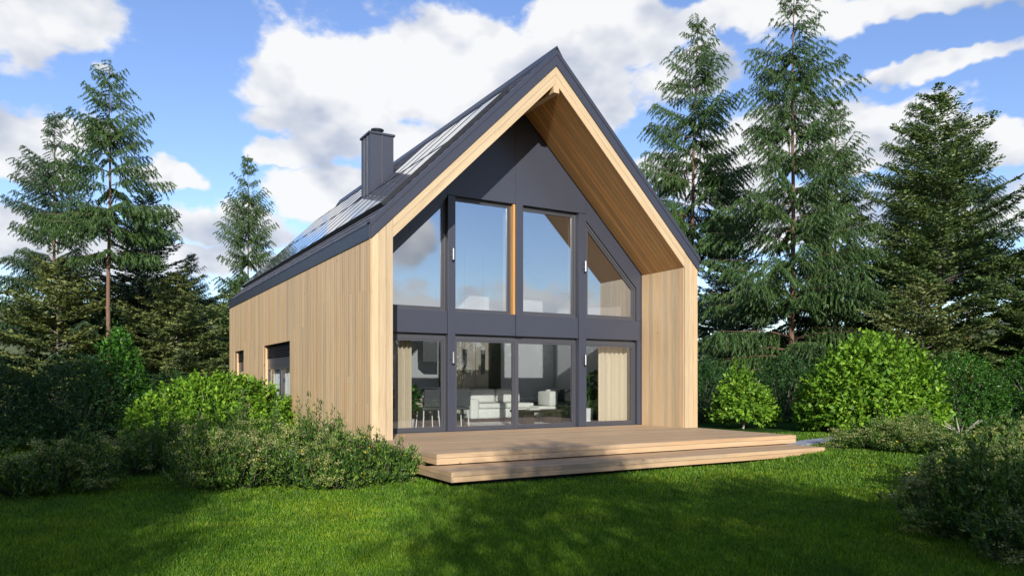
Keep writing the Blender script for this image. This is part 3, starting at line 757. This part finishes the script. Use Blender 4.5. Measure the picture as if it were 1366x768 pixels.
chair(3.2, 4.4, R(-90), 'dark upholstered dining chair on the far side beside the hood')

# ------------------------------------------------------------------ vegetation generators
def unit(v): return v/np.maximum(1e-9, np.linalg.norm(v, axis=-1, keepdims=True))
def leaves(base, d, l, w, g, fold=.25, curl=.15):
    """diamond leaves from base along d; returns (n,4,3)"""
    d = unit(d); r = unit(g.normal(size=base.shape)); s = unit(np.cross(d, r)); n = np.cross(s, d)
    l = np.asarray(l)[:, None]; w = np.asarray(w)[:, None]
    mid = base+d*l*.45
    return np.stack([base, mid+s*w*.5+n*w*fold, base+d*l-n*l*curl, mid-s*w*.5+n*w*fold], 1)
def leaves_up(base, d, up, l, w, g, fold=.2, curl=.12):
    d = unit(d); s = unit(np.cross(d, unit(up+g.normal(size=base.shape)*.6))); n = np.cross(s, d)
    l = np.asarray(l)[:, None]; w = np.asarray(w)[:, None]; mid = base+d*l*.45
    return np.stack([base, mid+s*w*.5+n*w*fold, base+d*l-n*l*curl, mid-s*w*.5+n*w*fold], 1)

def conifer(seed, Ht, Rad, bare, kind, dens=1.0, prof=.75, top=.10):
    if kind == 'hemlock': dens = 1.6
    """kind 'hemlock': drooping curtains; kind 'fir': level sprays. Returns trunk MB, crown quads"""
    g = np.random.default_rng(seed); tr = MB()
    lean = g.normal(0, .012, 2)
    zs = np.linspace(0, Ht, 14); tp = [(lean[0]*z+.03*math.sin(z*.7+seed), lean[1]*z+.03*math.cos(z*.5), z) for z in zs]
    tr.tube(tp, [max(.008, .0070*Ht*(1-z/Ht)**.85+.006) for z in zs], 8)
    B, Dd, Ll, Ww, UP = [], [], [], [], []
    z = bare*Ht
    gap = .56 if kind == 'hemlock' else .38
    while z < Ht*.992:
        f = (z-bare*Ht)/(Ht*(1-bare))                       # 0 at the lowest branch, 1 at the tip
        r = Rad*((1-f)**prof)*(1 if f > .12 else .72+f*2.3)+.05*Ht*.12
        nbr = max(3, int((7.2 if kind == 'hemlock' else 8.0)*(1-.35*f)+g.random()))
        a0 = g.uniform(0, 6.28)
        for b in range(nbr):
            a = a0+b*6.283/nbr+g.normal(0, .28); Lb = r*(g.uniform(.55, 1.18) if kind == 'hemlock' else g.uniform(.35, 1.3)); zb = z+g.normal(0, gap*(.16 if kind == 'hemlock' else .35))
            if g.random() < .07: Lb *= 1.25
            if f > .9: Lb = max(Lb, .28)
            ns = max(6, int(Lb/.14)); t = np.linspace(0, 1, ns)
            if kind == 'hemlock': rise = (.28+.55*f)*t-.55*(1-f*.8)*t**2+.18*t**4
            else: rise = (.10+.85*f)*t-.22*t**2+.30*(1-.6*f)*t**3
            rad = t*Lb; zz = zb+rise*Lb*.75
            aa = a+.18*np.sin(t*2.5+g.uniform(0, 6))*.5
            P = np.stack([rad*np.cos(aa)+lean[0]*zb, rad*np.sin(aa)+lean[1]*zb, zz], 1)
            br = max(.006, .016*Lb/ (1+0*f)*.55)
            sel = list(range(0, ns, max(1, ns//4)));  sel = sel if sel[-1] == ns-1 else sel+[ns-1]
            tr.tube([tuple(P[q]) for q in sel], [br*(1-.85*q/(ns-1)) for q in sel], 3, False)
            T_ = unit(np.gradient(P, axis=0)); S = np.stack([-T_[:, 1], T_[:, 0], 0*T_[:, 0]], 1); S = unit(S)
            start = .10 if f > .5 else .22
            for q in range(ns):
                if t[q] < start*g.uniform(.5, 1.3): continue
                for side in (-1, 1):
                    if kind == 'hemlock': ls = Lb*.31*(1-t[q]*.50)*g.uniform(.6, 1.2)+.14
                    else: ls = Lb*.36*(1-t[q]*.75)*g.uniform(.6, 1.15)+.10
                    ls = min(ls, .80 if kind == 'hemlock' else 1.05)
                    m = max(3, int(ls/(.060 if kind == 'hemlock' else .058)*dens)); u = (np.arange(m)+g.random(m)*.8)/m
                    dirv = unit(S[q]*side*.8+T_[q]*g.uniform(.45, .9))
                    if kind == 'hemlock': drop = -(.65+.45*g.random())*u**1.25*ls; 
                    else: drop = (-.10+.18*g.random())*u*ls-.06*ls*u**2
                    pos = P[q]+dirv*(u*ls)[:, None]; pos[:, 2] += drop
                    if kind == 'hemlock':
                        for rep in range(4):
                            B.append(pos+g.normal(0, .012, pos.shape)); dd = dirv*.45+g.normal(0, .24, pos.shape); dd[:, 2] -= (.55+.8*u)
                            Dd.append(dd); Ll.append(g.uniform(.10, .24, m)*(1-.30*f)); Ww.append(g.uniform(.018, .033, m)*(1-.25*f)); UP.append(np.tile([0, 0, 1.], (m, 1)))
                    else:
                        for sd in (-1, 1):
                            B.append(pos); pr = np.array([-dirv[1], dirv[0], 0])*sd
                            dd = dirv*.75+pr*.7+g.normal(0, .22, pos.shape); dd[:, 2] += g.uniform(-.35, .45)
                            Dd.append(dd); Ll.append(g.uniform(.12, .24, m)*(1-.35*u)); Ww.append(g.uniform(.045, .075, m)); UP.append(np.tile([0, 0, 1.], (m, 1))*.6+np.array([math.cos(a), math.sin(a), 0])*.5)
        z += gap*(1-.35*f)*g.uniform(.7, 1.35)
        if kind == 'hemlock' and g.random() < .18: z += gap*.7
    # leader
    m = 60; u = g.random(m); B.append(np.stack([lean[0]*Ht+0*u, lean[1]*Ht+0*u, Ht*(1-.05*u)], 1)); Dd.append(np.stack([g.normal(0, .6, m), g.normal(0, .6, m), .7+0*u], 1)); Ll.append(np.full(m, .13)); Ww.append(np.full(m, .02)); UP.append(np.tile([0, 0, 1.], (m, 1)))
    B = np.concatenate(B); Dd = np.concatenate(Dd); Ll = np.concatenate(Ll); Ww = np.concatenate(Ww); UP = np.concatenate(UP)
    if kind == 'hemlock': Q = leaves(B, Dd, Ll, Ww, g, .1, .1)
    else: Q = leaves_up(B, Dd, UP, Ll, Ww, g, .1, .05)
    return tr, Q
NTRI = 0
def make_conifer(name, label, cat, seed, Ht, Rad, bare, kind, leafm, barkm, loc, rz=0, scl=1, group=None, **kw):
    global NTRI
    tr, Q = conifer(seed, Ht, Rad, bare, kind, **kw); NTRI += len(Q)*2
    t = thing(name, label, cat, loc, rz, group); t.scale = (scl,)*3
    o = link('trunk', tr.mesh('trunk', True), barkm); o.parent = t
    c = link('crown', npmesh('crown', Q, 4), leafm); c.parent = t; return t
def copy_tree(src, loc, rz, scl, label, mats=None, group=None):
    r = src.copy(); C.objects.link(r); r.location = loc; r.rotation_euler = (0, 0, rz); r.scale = scl if isinstance(scl, tuple) else (scl,)*3
    r['label'] = label
    if group: r['group'] = group
    for ch in list(src.children):
        c = ch.copy(); C.objects.link(c); c.parent = r
        if mats and ch.name.split('.')[0] in mats:
            c.material_slots[0].link = 'OBJECT'; c.material_slots[0].material = mats[ch.name.split('.')[0]]
    return r
def G(x, y): return (x, y, float(gz(x, y))-.03)
SG = 'tall spruces round the garden'; FG = 'firs behind the hedges'
hA = make_conifer('spruce_tree', 'tallest drooping spruce left of the house with long bare trunk', 'tree', 1, 15.4, 2.8, .46, 'hemlock', L_HEM, BARK, G(-3.6, 23.5), 0, 1, SG, prof=.62)
hB = make_conifer('spruce_tree', 'tallest drooping spruce right of the house, full crown to the ground', 'tree', 2, 16.6, 3.7, .05, 'hemlock', L_HEM, BARK, G(18.6, 6.0), 0.4, 1, SG, prof=.72)
hC = make_conifer('spruce_tree', 'drooping spruce just right of the roof with bare lower trunk', 'tree', 3, 18.4, 3.1, .42, 'hemlock', L_HEM, BARK, G(19.5, 12.5), 1.0, 1, SG, prof=.70)
copy_tree(hB, G(-5.8, 29.4), 2.1, (.95, .95, .88), 'blue green spruce at far left, second from the picture edge', {'crown': L_HEMB}, SG)
copy_tree(hB, G(4.0, 33.0), 4.0, (.80, .80, .90), 'spruce standing alone close left of the roof', None, SG)
copy_tree(hB, G(22.8, 7.1), 3.1, (.80, .80, .80), 'shorter spruce merging with the tallest one at its right', None, SG)
copy_tree(hC, G(36.0, 12.1), 5.1, (.9, .9, .93), 'thin spruce top showing left of the broad fir', {'crown': L_HEMB}, SG)
copy_tree(hC, G(32.9, 7.0), 2.6, (.8, .8, .79), 'thin spruce top showing right of the broad fir', {'crown': L_HEMB}, SG)
fA = make_conifer('fir_tree', 'broad dense fir on the right with pale trunk showing', 'tree', 11, 12.4, 4.3, .04, 'fir', L_FIR, BARKG, G(23.6, 3.2), .3, 1, FG, prof=.80)
copy_tree(fA, G(24.0, -1.0), 2.0, (.8, .8, .78), 'fir cut off by the right edge of the picture', None, FG)
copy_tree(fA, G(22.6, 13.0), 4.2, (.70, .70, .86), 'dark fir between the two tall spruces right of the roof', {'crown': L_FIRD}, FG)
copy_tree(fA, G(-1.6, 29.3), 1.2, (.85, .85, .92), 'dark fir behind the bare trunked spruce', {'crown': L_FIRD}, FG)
copy_tree(hB, G(.6, 31.5), 1.9, (.62, .62, .52), 'pale spruce right of the dark fir on the left side', {'crown': L_HEMB}, SG)
fB = make_conifer('fir_tree', 'low olive green fir below the leftmost spruces', 'tree', 12, 5.3, 3.0, .0, 'fir', L_OLIVE, BARKG, G(-5.6, 26.8), 0, 1.32, FG, prof=.6)
for i, (x, y, rz, s_, lab, mt) in enumerate([
  (-10.2, 29.0, 1, 1.35, 'olive green fir at the left edge of the picture', None), (-.6, 26.0, 2.5, 1.25, 'olive green fir right of the bare trunk', None), (-3.0, 30.0, 4, 1.3, 'olive green fir just behind the bare trunk', None),
  (2.4, 27.0, 5, 1.15, 'darker green fir close to the left wall corner', L_FIR), (27.5, 1.2, .5, 1.05, 'olive green fir low between the broad fir and the edge fir', None),
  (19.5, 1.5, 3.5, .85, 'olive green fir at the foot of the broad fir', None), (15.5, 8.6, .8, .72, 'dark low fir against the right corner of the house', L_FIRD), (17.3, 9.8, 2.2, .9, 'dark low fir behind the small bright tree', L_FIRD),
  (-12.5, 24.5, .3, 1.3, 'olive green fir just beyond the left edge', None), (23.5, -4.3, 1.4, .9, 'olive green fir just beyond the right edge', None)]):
    copy_tree(fB, G(x, y), rz, s_, lab, {'crown': mt} if mt else None, FG)

def shrub(seed, rx, ry, rz, ntw, nl, ll, lw, lump=.18, up=.35, fill=.25, flat=.0, spread=.16):
    """rounded leafy shrub: leafy twigs over a lumpy ellipsoid sitting on the ground"""
    g = np.random.default_rng(seed); d = unit(g.normal(size=(ntw, 3))); d[:, 2] = np.abs(d[:, 2])*1.0-.30*g.random(ntw); d = unit(d)
    ph = g.uniform(0, 6.28, (7, 1)); K = g.normal(0, 1, (7, 3))*np.array([2.6, 2.6, 2.6]); lumps = 1+lump*np.sin(K@d.T+ph).mean(0)*2.0
    rr = lumps*(1-fill*g.random(ntw)**1.6)
    core = g.random(ntw) < .18; rr = np.where(core, rr*g.uniform(.35, .8, ntw), rr)
    c = d*np.array([rx, ry, rz])*rr[:, None]; c[:, 2] += rz*.0
    hz_ = c[:, 2].min(); c[:, 2] = np.maximum(c[:, 2], 0)+rz*.12
    tw = unit(d*(1-up)+np.array([0, 0, up])+g.normal(0, .35, d.shape)); tl = spread*g.uniform(.6, 1.5, ntw)
    u = g.random((ntw, nl)); B = c[:, None, :]+tw[:, None, :]*(u*tl[:, None])[:, :, None]
    dd = tw[:, None, :]*.75+g.normal(0, .65, (ntw, nl, 3)); B = B.reshape(-1, 3)+g.normal(0, .012, (ntw*nl, 3)); dd = dd.reshape(-1, 3)
    B[:, 2] = np.maximum(B[:, 2], .02)
    upv = unit(np.repeat(d, nl, 0)+np.array([0, 0, .8]))
    l = ll*g.uniform(.6, 1.3, len(B)); Q = leaves_up(B, dd, upv, l, l*lw*g.uniform(.8, 1.15, len(B)), g, .2, .18)
    st = MB(); rs = random.Random(seed)
    for i in range(14):
        a = rs.uniform(0, 6.28); k_ = rs.uniform(.35, .85); m_ = rs.uniform(.3, .7)
        e_ = (rx*k_*math.cos(a), ry*k_*math.sin(a), rz*rs.uniform(.5, .9))
        st.tube([(e_[0]*.08, e_[1]*.08, -.05), (e_[0]*.45, e_[1]*.45, e_[2]*m_*.7), e_], [.022*rz, .014*rz, .004], 5, False)
    return st, Q
def make_shrub(name, label, cat, loc, leafm, stemm, args, rzz=0, group=None, scl=1):
    global NTRI
    st, Q = shrub(*args[0], **args[1]); NTRI += 2*len(Q)
    t = thing(name, label, cat, loc, rzz, group); t.scale = (scl,)*3
    link('stems', st.mesh('stems', True), stemm).parent = t; link('foliage', npmesh('foliage', Q, 4), leafm).parent = t; return t
make_shrub('shrub', 'big rounded bright green shrub at the right end of the deck', 'shrub', G(13.3, -.7), L_LIME, TWIG, ((21, 1.72, 1.72, 2.15, 2900, 9, .12, .55), dict(lump=.17, up=.4, fill=.26, spread=.30)))
make_shrub('shrub', 'wide bright green shrub in front of the side windows', 'shrub', G(-1.75, 6.5), L_LIME, TWIG, ((22, 1.9, 1.5, 1.42, 2800, 9, .10, .52), dict(lump=.16, up=.35, fill=.22, spread=.17)))
make_shrub('shrub', 'upright bright green shrub against the dark hedge on the left', 'shrub', G(-3.75, 8.0), L_MID, TWIG, ((23, .85, .8, 2.15, 1700, 9, .095, .48), dict(lump=.25, up=.6, fill=.3, spread=.28)))
# small tree with pale forked trunk
def small_tree(loc):
    t = thing('small_tree', 'small bright green tree with pale forked trunk beside the deck', 'tree', loc)
    g = random.Random(4); m = MB(); tips = []
    for i in range(6):
        a = i*1.05+g.uniform(-.3, .3); l = g.uniform(.45, .8); p = [(0, 0, -.05), (0, 0, .10+.02*i), (.25*l*math.cos(a), .25*l*math.sin(a), .5), (.6*l*math.cos(a), .6*l*math.sin(a), 1.1+g.uniform(0, .4))]
        m.tube(p, [.035, .028, .018, .006], 6, False)
    m.build('trunk', TWIG).parent = t
    st, Q = shrub(31,   .74, .74, 1.15, 1000, 9, .11, .55, lump=.3, up=.45, fill=.6, spread=.32)
    Q[:, :, 2] += .16; z = Q[:, 0, 2]; k_ = np.clip(1.30-.40*np.maximum(0, z-.5), .25, 1); Q[:, :, :2] *= k_[:, None, None]
    link('crown', npmesh('crown', Q, 4), L_LIME).parent = t
small_tree(G(11.7, 2.0))
# clipped looking hedges of dark fine leaved shrubs
hd_a = ((41, 1.75, 1.25, 1.75, 2600, 9, .065, .42), dict(lump=.12, up=.5, fill=.25, spread=.17))
HGp = 'dark hedge shrubs round the garden'
hd0 = make_shrub('hedge_shrub', 'dark hedge shrub at the left edge behind the small shrubs', 'shrub', G(-6.6, 6.4), L_HEDGE, BARKG, hd_a, 0, HGp)
for x, y, rz, s_, lab in [(-4.7, 7.6, 1.3, (1., 1., .98), 'dark hedge shrub beside the upright bright shrub'), (-8.9, 5.4, .7, 1., 'dark hedge shrub beyond the left edge'), (-2.3, 11.2, 2.2, .85, 'hedge shrub behind the wide bright shrub'),
   (13.2, 5.2, .4, .98, 'hedge shrub at the right corner of the house'), (15.6, 3.9, 2.0, 1.02, 'hedge shrub between the small tree and the round shrub'), (17.6, 1.6, 3.1, 1., 'hedge shrub just behind the round bright shrub'),
   (16.4, -1.5, 4.2, 1.0, 'hedge shrub right of the round bright shrub'), (17.3, -3.4, 5.0, 1.02, 'hedge shrub second from the right edge'), (16.2, -5.2, .9, 1., 'hedge shrub at the right edge of the picture')]:
    copy_tree(hd0, G(x, y), rz, s_, lab, {'foliage': L_MID} if x > 16 else None, HGp)
# pale twigs of a bare low shrub on the right
tb = thing('bare_shrub', 'bare pale branches low in front of the right hedge', 'shrub', G(13.7, -2.9)); m = MB(); g_ = random.Random(9)
for i in range(9):
    a = g_.uniform(0, 6.28); l = g_.uniform(.4, .75); m.tube([(0, 0, -.03), (.3*l*math.cos(a), .3*l*math.sin(a), .18), (l*math.cos(a), l*math.sin(a), g_.uniform(.3, .55))], [.03, .022, .006], 5, False)
m.build('branches', TWIG).parent = tb

# potted plants inside
def potted(x, y, h, pot, label):
    t = thing('potted_plant', label, 'plant', (x, y, D)); g_ = np.random.default_rng(int(x*10)); m = MB()
    MB().lathe([(.11, 0), (.15, pot), (.13, pot), (.11, pot-.04)], (0, 0, 0), 18).build('pot', CERAM).parent = t
    for i in range(9):
        a = i*2.4; m.tube([(0, 0, pot-.05), (.08*math.cos(a), .08*math.sin(a), pot+h*.45), (.22*math.cos(a), .22*math.sin(a), pot+h*(.5+.055*i))], [.01, .008, .004], 4, False)
    m.build('stems', L_HEDGE).parent = t
    n = 150; u = g_.random(n); a = g_.uniform(0, 6.283, n); B = np.stack([.20*u*np.cos(a), .20*u*np.sin(a), pot+h*(.25+.7*g_.random(n))], 1)
    dd = np.stack([np.cos(a), np.sin(a), g_.normal(.2, .5, n)], 1); l = g_.uniform(.12, .24, n)
    link('foliage', npmesh('foliage', leaves_up(B, dd, np.tile([0, 0, 1.], (n, 1)), l, l*.4, g_), 4), L_MID).parent = t
potted(1.74, 2.55, .80, .24, 'leafy green plant in a white pot beside the left curtain')
potted(7.0, 3.0, .95, .38, 'leafy green plant in a tall white pot left of the right curtain')

# low flowering shrubs: many upright stems, small leaves, pale tufts at the tips
def spirea(seed, rad, ht, nst, tall=.25):
    g = np.random.default_rng(seed); B, Dd, Ll = [], [], []; TB, TD = [], []; st = MB(); YB = []
    ph = g.uniform(0, 6.28, 4)
    for i in range(nst):
        a = g.uniform(0, 6.283); rr = rad*math.sqrt(g.random()); e_ = np.array([rr*math.cos(a), rr*math.sin(a)*.85, 0])
        lump = .80+.26*math.sin(e_[0]*4.6+ph[0])*math.sin(e_[1]*5.1+ph[1])
        h = ht*(1-.60*(rr/rad)**2.2)*lump*g.uniform(.55, 1.12)*(1.25 if g.random() < .16 else 1)
        top = np.array([e_[0]*1.1+g.normal(0, .06), e_[1]*1.1+g.normal(0, .06), h])
        base = np.array([e_[0]*.35, e_[1]*.35, 0]); mid = base*.45+top*.55+np.array([e_[0]*.22, e_[1]*.22, -.04])
        if i % 4 == 0: st.tube([tuple(base), tuple(mid), tuple(top)], [.007, .005, .002], 3, False)
        n = int(40*(.55+h)); u = g.random(n)**.55; P = (1-u)[:, None]**2*base+2*((1-u)*u)[:, None]*mid+(u**2)[:, None]*top
        d_ = unit(top-mid); B.append(P+g.normal(0, .020, P.shape)); dd = d_*.85+g.normal(0, .50, P.shape)+unit(np.append(e_[:2], .25))*.25; Dd.append(dd); Ll.append(g.uniform(.05, .11, n)*(1.1-.35*u))
        if math.sin(e_[0]*3.3+ph[2])*math.sin(e_[1]*3.9+ph[3])+g.normal(0, .35) > .02:
            for q in range(g.integers(1, 4)):
                c = top+g.normal(0, .05, 3)-np.array([0, 0, .03]); nt_ = 34
                TB.append(c+g.normal(0, 1, (nt_, 3))*np.array([.034, .034, .016])); TD.append(g.normal(0, .7, (nt_, 3))+np.array([0, 0, .5]))
        if g.random() < .02: YB.append(top+g.normal(0, .05, (3, 3)))
    B = np.concatenate(B); Dd = np.concatenate(Dd); Ll = np.concatenate(Ll); B[:, 2] = np.maximum(B[:, 2], .015)
    Q = leaves(B, Dd, Ll, Ll*.30, g, .2, .15)
    TB = np.concatenate(TB); TD = np.concatenate(TD); tl_ = g.uniform(.014, .028, len(TB)); TQ = leaves(TB, TD, tl_, tl_*.8, g)
    YQ = None
    if YB: YB = np.concatenate(YB); yl = g.uniform(.03, .05, len(YB)); YQ = leaves(YB, g.normal(0, 1, YB.shape), yl, yl*.6, g)
    return st, Q, TQ, YQ
SPG = 'low shrubs with pale flower tufts'
protos = []
for sd, rad, ht, ns_ in ((51, .85, 1.0, 250), (52, 1.0, 1.15, 310), (53, .75, .80, 210)):
    protos.append(spirea(sd, rad, ht, ns_))
def place_sp(k_, x, y, rz, s_, label, first={}):
    global NTRI
    if k_ not in first:
        st, Q, TQ, YQ = protos[k_]; NTRI += 2*(len(Q)+len(TQ))
        t = thing('flowering_shrub', label, 'shrub', G(x, y), rz, SPG); t.scale = s_ if isinstance(s_, tuple) else (s_,)*3
        link('stems', st.mesh('stems'), BARKG).parent = t; link('foliage', npmesh('foliage', Q, 4), L_SPI).parent = t
        link('flower_tufts', npmesh('flower_tufts', TQ, 4), L_BLOS).parent = t
        if YQ is not None: link('yellowed_leaves', npmesh('yellowed_leaves', YQ, 4), YEL).parent = t
        first[k_] = t; return t
    return copy_tree(first[k_], G(x, y), rz, s_, label, None, SPG)
for a in [(0, -4.95, -1.5, 0, (.95, .95, .84), 'dark low flowering shrub at the left edge of the lawn'),
          (2, -6.2, -.5, 1, 1.0, 'low flowering shrub cut by the left picture edge'),
          (1, -3.5, .3, .5, (1.0, 1.0, .85), 'shaded low shrub second from the left on the lawn edge'),
          (1, -1.9, 1.0, 2.2, (.9, .9, .98), 'tall shaded shrub below the wide bright shrub'),
          (0, -2.75, -2.2, 3.0, (.92, .92, .92), 'low flowering shrub reaching farthest into the lawn'),
          (1, -1.40, -1.2, 4.1, (.82, .82, .96), 'tall flowering shrub in front of the house corner'),
          (0, -1.65, -2.75, 5.2, (.86, .86, .88), 'sunlit flowering shrub left of the deck step'),
          (2, -.80, -2.55, .6, (.86, .86, 1.0), 'flowering shrub touching the left end of the deck step'),
          (2, 9.1, -3.75, 2.9, (1.1, 1.1, .75), 'flowering shrub nearest the right end of the step'),
          (0, 10.3, -3.7, .2, (1.1, 1.1, .72), 'flowering shrub in front of the round bright shrub'),
          (0, 8.9, -4.9, 1.2, (.95, .95, .62), 'pale flowering shrub on the lawn edge at right'),
          (2, 11.2, -5.3, 3.6, (1.3, 1.3, .95), 'flowering shrub below the right hedge'),
          (2, 8.4, -6.2, 4.4, (1.1, 1.1, .75), 'flowering shrub near the dark corner shrub'),
          (1, 3.15, -9.15, 2.5, (.98, .98, .92), 'large dark flowering shrub filling the lower right corner'),
          (0, 2.45, -9.95, 5.5, (.8, .8, .70), 'dark flowering shrub at the bottom right edge'),
          (0, 5.6, -7.7, .8, (1.15, 1.15, .80), 'dark flowering shrub behind the corner shrub')]:
    place_sp(*a)

# ------------------------------------------------------------------ trees behind the viewer that shade the lawn
def shade_tree(seed, ht, cr, rx, label, loc):
    global NTRI
    g = np.random.default_rng(seed); t = thing('broadleaf_tree', label, 'tree', loc, 0, 'trees behind the viewer'); m = MB()
    m.tube([(0, 0, -.1), (.05, .03, ht*.3), (0, 0, ht*.62), (.05, 0, ht*.93)], [.02*ht, .015*ht, .010*ht, .01], 8, False)
    Q = []
    nc = int(38*rx); 
    for i in range(nc):
        a = g.uniform(0, 6.283); zf = g.random(); r_ = rx*math.sqrt(g.random())*math.sin(math.pi*min(1, .12+.88*zf)**.8)**.6; z_ = cr+(ht-cr)*zf
        c = np.array([r_*math.cos(a), r_*math.sin(a), z_]); 
        if i % 3 == 0: m.tube([(0, 0, max(cr*.8, z_-r_*.7)), tuple(c*np.array([.5, .5, 1])-np.array([0, 0, r_*.12])), tuple(c)], [.03, .02, .008], 4, False)
        n = 130; B = c+g.normal(0, 1, (n, 3))*np.array([.42, .42, .26]); l = g.uniform(.10, .2, n); Q.append(leaves(B, g.normal(0, 1, (n, 3)), l, l*.6, g))
    Q = np.concatenate(Q); NTRI += 2*len(Q)
    link('trunk', m.mesh('trunk', True), BARKG).parent = t; link('crown', npmesh('crown', Q, 4), L_TREE).parent = t; return t
s_a = shade_tree(71, 9.0, 2.4, 3.0, 'broadleaf tree behind the viewer shading the left shrubs', (-12.5, -17.5, 0))
copy_tree(s_a, (-10.5, -15.5, 0), 5, (.68, .68, .66), 'small broadleaf tree nearest the viewer on the left')
s_b = shade_tree(72, 7.4, 3.4, 2.1, 'broadleaf tree behind the viewer dappling the middle of the lawn', (-6.1, -21.5, 0))
copy_tree(s_a, (-15.2, -14.6, 0), 2, (1.15, 1.15, 1.16), 'broadleaf tree left of the viewer')
copy_tree(s_a, (-12.2, -20.5, 0), 4, (.7, .7, .85), 'broadleaf tree behind the viewer, middle of the three at left')
copy_tree(s_b, (-4.0, -23.6, 0), 1.3, (1.0, 1.0, .92), 'broadleaf tree behind the viewer shading the right lawn')
copy_tree(s_b, (-.6, -22.4, 0), 2.6, (1.2, 1.2, .78), 'broadleaf tree behind the viewer shading the corner shrub')
words = 'first second third fourth fifth sixth seventh eighth ninth tenth eleventh twelfth thirteenth fourteenth'.split()
for i in range(14):  # hedge row added out of view so the lower panes reflect no sky
    x = 4+i*3.3; y = -33-1.5*math.sin(i*1.7)-i*.25
    copy_tree(hd0, (x, y, 0), i*1.3, (1.9, 1.9, 2.65+.25*math.sin(i*2.3)), words[i]+' from the left in the unseen hedge added behind the viewer', None, 'unseen hedge added to darken the lower pane reflections')
for i in range(7):
    copy_tree(fB, (7+i*6.1, -38+2*math.sin(i*2.1), 0), i*1.9, (.9, .9, 1.05+.15*math.sin(i*2.9)), words[i]+' from the left of the firs beyond the tall hedge', {'crown': L_FIRD}, 'firs beyond the tall hedge')

# ------------------------------------------------------------------ grass blades
g = np.random.default_rng(77)
def grass(n_):
    # denser near the viewer: sample depth so that the picture is evenly covered
    dep = 1/g.uniform(1/19., 1/4.6, n_); th = g.uniform(-.86, .86, n_)
    dirx = math.sin(YAW)+np.tan(th*.80)*math.cos(YAW); diry = math.cos(YAW)-np.tan(th*.80)*math.sin(YAW)
    x = CAM[0]+dep*dirx; y = CAM[1]+dep*diry
    ok = ~((x > -.0) & (x < 8.0) & (y > -2.8)) & ~((x > -.12) & (x < 7.78) & (y > -3.62) & (y < -2)) & ~((x > -.05) & (x < 8.05) & (y > 0))
    pvl = (x > 7.8) & (x < 12.4) & (y-(-2.85+(x-7.95)*.258) > 0) & (y-(-2.85+(x-7.95)*.258) < .55); ok &= ~pvl
    return x[ok], y[ok], dep[ok]
x, y, dep = grass(620000); n_ = len(x); z = gz(x, y)
h = g.uniform(.022, .052, n_)*(1+.25*np.sin(x*2.1)*np.sin(y*2.7)); w = .0022+.00055*dep
a = g.uniform(0, 6.283, n_); lx = g.normal(0, .35, n_)*h; ly = g.normal(0, .35, n_)*h
b0 = np.stack([x-np.cos(a)*w, y-np.sin(a)*w, z-.004], 1); b1 = np.stack([x+np.cos(a)*w, y+np.sin(a)*w, z-.004], 1); tp = np.stack([x+lx, y+ly, z+h], 1)
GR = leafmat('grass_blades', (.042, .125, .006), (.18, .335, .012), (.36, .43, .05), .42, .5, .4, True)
tag(link('grass', npmesh('grass', np.stack([b0, b1, tp], 1), 3), GR), 'mown green lawn of short grass blades', 'grass', kind='stuff'); NTRI += n_
print('FOLIAGE TRIS', NTRI)
